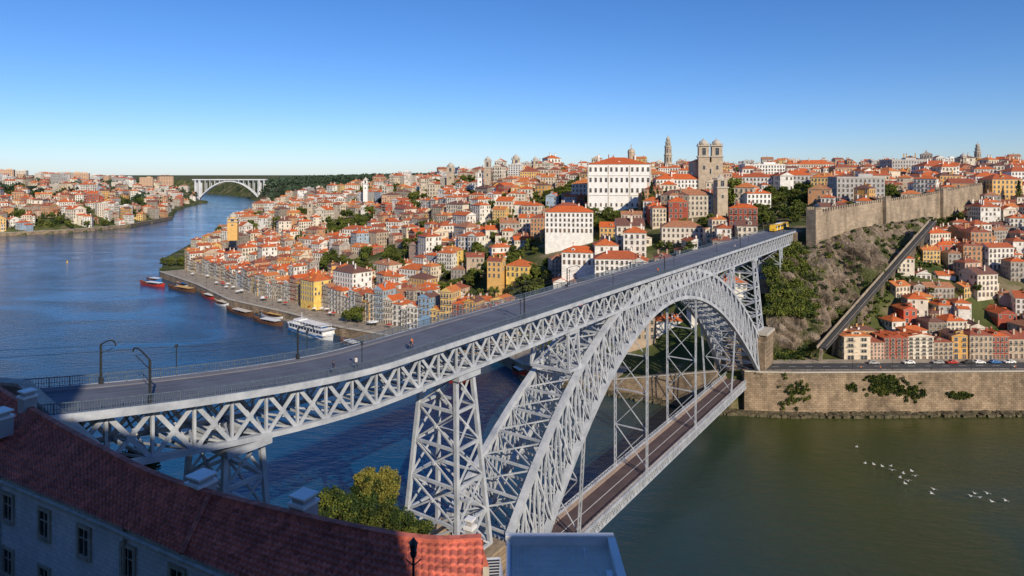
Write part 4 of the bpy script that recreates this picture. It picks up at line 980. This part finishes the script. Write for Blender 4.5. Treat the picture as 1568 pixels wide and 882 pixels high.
p,q=wat(438,502),wat(514,523); cruise(((p[0]+q[0])/2,(p[1]+q[1])/2,0),ya(p,q)+math.pi,1.4)
for a_,b_,c,cb in(((343,474),(392,487),'wood','cream'),((360,470),(408,481),'red','white'),((384,490),(438,501),'wood','white'),((396,482),(444,491),'white','oc'),((211,434),(256,440),'red','white'),((254,440),(304,449),'wood','oc'),((222,429),(250,432),'blue','white'),((326,463),(354,471),'white','cream'),((306,452),(334,460),'red','white'),((268,436),(296,441),'white','blue'),((785,566),(806,578),'red','white'),((690,585),(716,588),'red','white'),((520,524),(552,536),'blue','white')):
    p,q=wat(*a_),wat(*b_); rabelo(((p[0]+q[0])/2,(p[1]+q[1])/2,0),ya(p,q),c,max(13,math.dist(p,q)*.85),cb)
mb=MB(); p,q=wat(410,483),wat(520,512); 
mb.beam(Vector(p)+Vector((0,0,.4)),Vector(q)+Vector((0,0,.4)),3.2,.8)
for k in range(9): t=Vector(p).lerp(Vector(q),k/8); mb.beam(t-Vector((0,0,3)),t+Vector((0,0,3)),.35,.35,1)
mb.obj('floating_pontoon',['pave','iron'])
mb=MB(); mb.cyl((0,0),.9,-.3,.5,10,0); mb.cyl((0,0),.5,.5,2.6,8,0,.1); p=wat(103,402); mb.obj('channel_buoy',['yellow'],loc=p)
# cars
def car(loc,yaw,mt):
    mb=MB(); w_=.88
    prof=[(-2.15,.35),(-2.2,.85),(-1.9,1.0),(-1.35,1.42),(.35,1.45),(1.1,.98),(2.0,.85),(2.15,.6),(2.12,.35)]
    for sy in(-1,1):
        P=[(x,sy*(w_ if z<1.1 else w_*.82),z) for x,z in prof]; mb.face(P if sy<0 else P[::-1],0)
    for i in range(len(prof)):
        a_,b_=prof[i],prof[(i+1)%len(prof)]; f=lambda z: w_ if z<1.1 else w_*.82
        mb.face([(a_[0],-f(a_[1]),a_[1]),(a_[0],f(a_[1]),a_[1]),(b_[0],f(b_[1]),b_[1]),(b_[0],-f(b_[1]),b_[1])],1 if i in(2,4) else 0)
    for sy in(-.84,.84):
        mb.box((-.75,sy,1.18),(.8,.06,.32),1); mb.box((.15,sy,1.18),(.8,.06,.32),1)
        for x in(-1.35,1.35):
            for k in range(10):
                a0,a1=k*.628,(k+1)*.628; mb.face([(x,sy*1.08,.32),(x+.33*math.cos(a0),sy*1.08,.32+.33*math.sin(a0)),(x+.33*math.cos(a1),sy*1.08,.32+.33*math.sin(a1))],2)
                mb.face([(x+.33*math.cos(a0),sy*1.08,.32+.33*math.sin(a0)),(x+.33*math.cos(a1),sy*1.08,.32+.33*math.sin(a1)),(x+.33*math.cos(a1),sy*.85,.32+.33*math.sin(a1)),(x+.33*math.cos(a0),sy*.85,.32+.33*math.sin(a0))],2)
    return mb.obj('parked_car',[mt,'glass','iron'],loc=loc,yaw=yaw)
for px,mt in((1462,'red'),(1440,'gr'),(1395,'white'),(1530,'blue'),(1552,'white'),(1488,'iron'),(1505,'white'),(1340,'gr')):
    x=(px-784)/1000*268; car((x,268.5+(x-110)*.018,16.13),U(-.05,.05)+(0 if R()<.5 else math.pi),mt)
# gulls
for px,py in((1325,707),(1338,706),(1351,712),(1364,709),(1366,717),(1383,727),(1390,732),(1396,722),(1430,752),(1487,756),(1493,750),(1512,757),(1519,768),(1540,764),(1386,738),(1312,680),(1378,731),(1401,727),(1500,761),(1427,756)):
    Y=94000/(py-268)*.985; mb=MB(); 
    mb.cyl((0,0),.1,-.0,.3,6,0,.02); mb.v=[(v[2]*1.2,v[1],v[0]*.9) for v in mb.v]
    mb.beam((-.35,0,0),(.02,0,0),.08,.1,0,.18)
    for sy in(-1,1):
        mb.face([(-.05,sy*.05,.03),(.14,sy*.05,.03),(.10,sy*.42,.2),(-.05,sy*.4,.19)],0); mb.face([(-.05,sy*.4,.19),(.10,sy*.42,.2),(-.06,sy*.85,.1),(-.12,sy*.8,.1)],1)
    mb.obj('seagull',['white','gr'],loc=((px-784)/1000*Y,Y,U(.3,2)),yaw=U(0,6)).scale=(1.4,)*3
# quay parasols
for i in range(40):
    k=U(.2,5.6); j=min(int(k),5); pp=pts[j].lerp(pts[j+1],k-j); d=(pts[j+1]-pts[j]).normalized(); q=pp+Vector((d.y,-d.x))*U(11,18)
    mb=MB(); mb.cyl((0,0),.04,0,2.5,6,1); mb.cyl((0,0),1.9,2.2,2.9,8,0,.05); mb.cyl((0,0),.5,0,.12,8,1); mb.cyl((.8,0),.4,.7,.75,8,1); mb.cyl((.8,0),.05,0,.7,6,1)
    mb.obj('cafe_parasol',['white' if R()<.7 else 'red','iron'],loc=(q.x,q.y,5.44))
# ------------------------------------------------------------------ people
M['skin']=pm('skin',(.45,.26,.18),.6,.1,5); M['hair']=pm('hair',(.03,.02,.015),.6,.2,9); M['jean']=pm('trousers',(.03,.045,.09),.8,.2,5); M['orange']=pm('orange_shirt',(.75,.18,.03),.8,.15,5); M['tee']=pm('white_shirt',(.7,.68,.64),.8,.1,5); M['navy']=pm('navy_coat',(.03,.04,.08),.8,.1,5)
def person(loc,yaw,top,stride=.28):
    v=[];r=[];e_=[]
    def add(p,rad,par=None):
        v.append(p);r.append(rad); 
        if par is not None: e_.append((par,len(v)-1))
        return len(v)-1
    pel=add((0,0,.95),.15); sp=add((0,.01,1.15),.135,pel); ch=add((0,.0,1.36),.16,sp); nk=add((0,0,1.5),.055,ch); hb=add((0,.015,1.58),.085,nk); ht=add((0,.01,1.70),.095,hb); add((0,.0,1.78),.05,ht); add((0,.1,1.63),.018,hb)
    for s_ in(-1,1):
        hp_=add((.1*s_,0,.9),.095,pel); kn=add((.1*s_,s_*stride*.6,.5),.06,hp_); an=add((.1*s_,s_*stride-.05,.09),.042,kn); add((.1*s_,s_*stride+.13,.04),.035,an)
        sh=add((.19*s_,0,1.43),.06,ch); el=add((.25*s_,-s_*.1,1.15),.042,sh); wr=add((.25*s_,-s_*.1+.14,.93),.028,el); pa=add((.25*s_,-s_*.1+.17,.86),.032,wr)
        for k in range(4): 
            f1=add((.25*s_,-s_*.1+.15+.02*k,.81),.009,pa); add((.245*s_,-s_*.1+.165+.02*k,.775+.008*abs(k-1)),.008,f1)
        add((.22*s_,-s_*.1+.2,.84),.01,pa)
    me=bpy.data.meshes.new('p'); me.from_pydata(v,e_,[]); o=bpy.data.objects.new('p',me); sc.collection.objects.link(o)
    o.modifiers.new('s','SKIN')
    for i,sk in enumerate(me.skin_vertices[0].data): sk.radius=(r[i],r[i]*(.75 if i in(0,1,2) else 1)); sk.use_root=(i==0)
    sb=o.modifiers.new('u','SUBSURF'); sb.levels=2; sb.render_levels=2
    dg=bpy.context.evaluated_depsgraph_get(); m2=bpy.data.meshes.new_from_object(o.evaluated_get(dg)); bpy.data.objects.remove(o)
    for x in(top,'jean','skin','hair','iron'): m2.materials.append(M[x])
    for f in m2.polygons:
        c=f.center; f.use_smooth=True
        if c.z>1.5: f.material_index=3 if (c.z>1.71 or (c.y<.01 and c.z>1.56)) else 2
        elif c.z<.1: f.material_index=4
        elif abs(c.x)>.2 and c.z<.98: f.material_index=2
        elif c.z<.93: f.material_index=1
        else: f.material_index=0
    place(m2,'pedestrian',loc,yaw,1.02)
for s,n,t,yw in((-66,4.8,'tee',.3),(-52.5,2.8,'orange',3.4),(-53.3,3.4,'navy',3.3),(-70,4.8,'navy',.2),(10,-4.8,'tee',0),(45,4.8,'orange',3.1),(70,-4.6,'navy',.1),(120,4.7,'tee',3)):
    person(B(s,n,zd(s)+(.14 if abs(n)>4.3 else .0)),math.atan2(D.y,D.x)-math.pi/2+yw,t)
for k in range(6): x=U(120,300); person((x,259.5+(x-110)*.018,16.26),U(0,6),random.choice(('tee','orange','navy')))
print('houses',nh,'objects',len(bpy.data.objects))
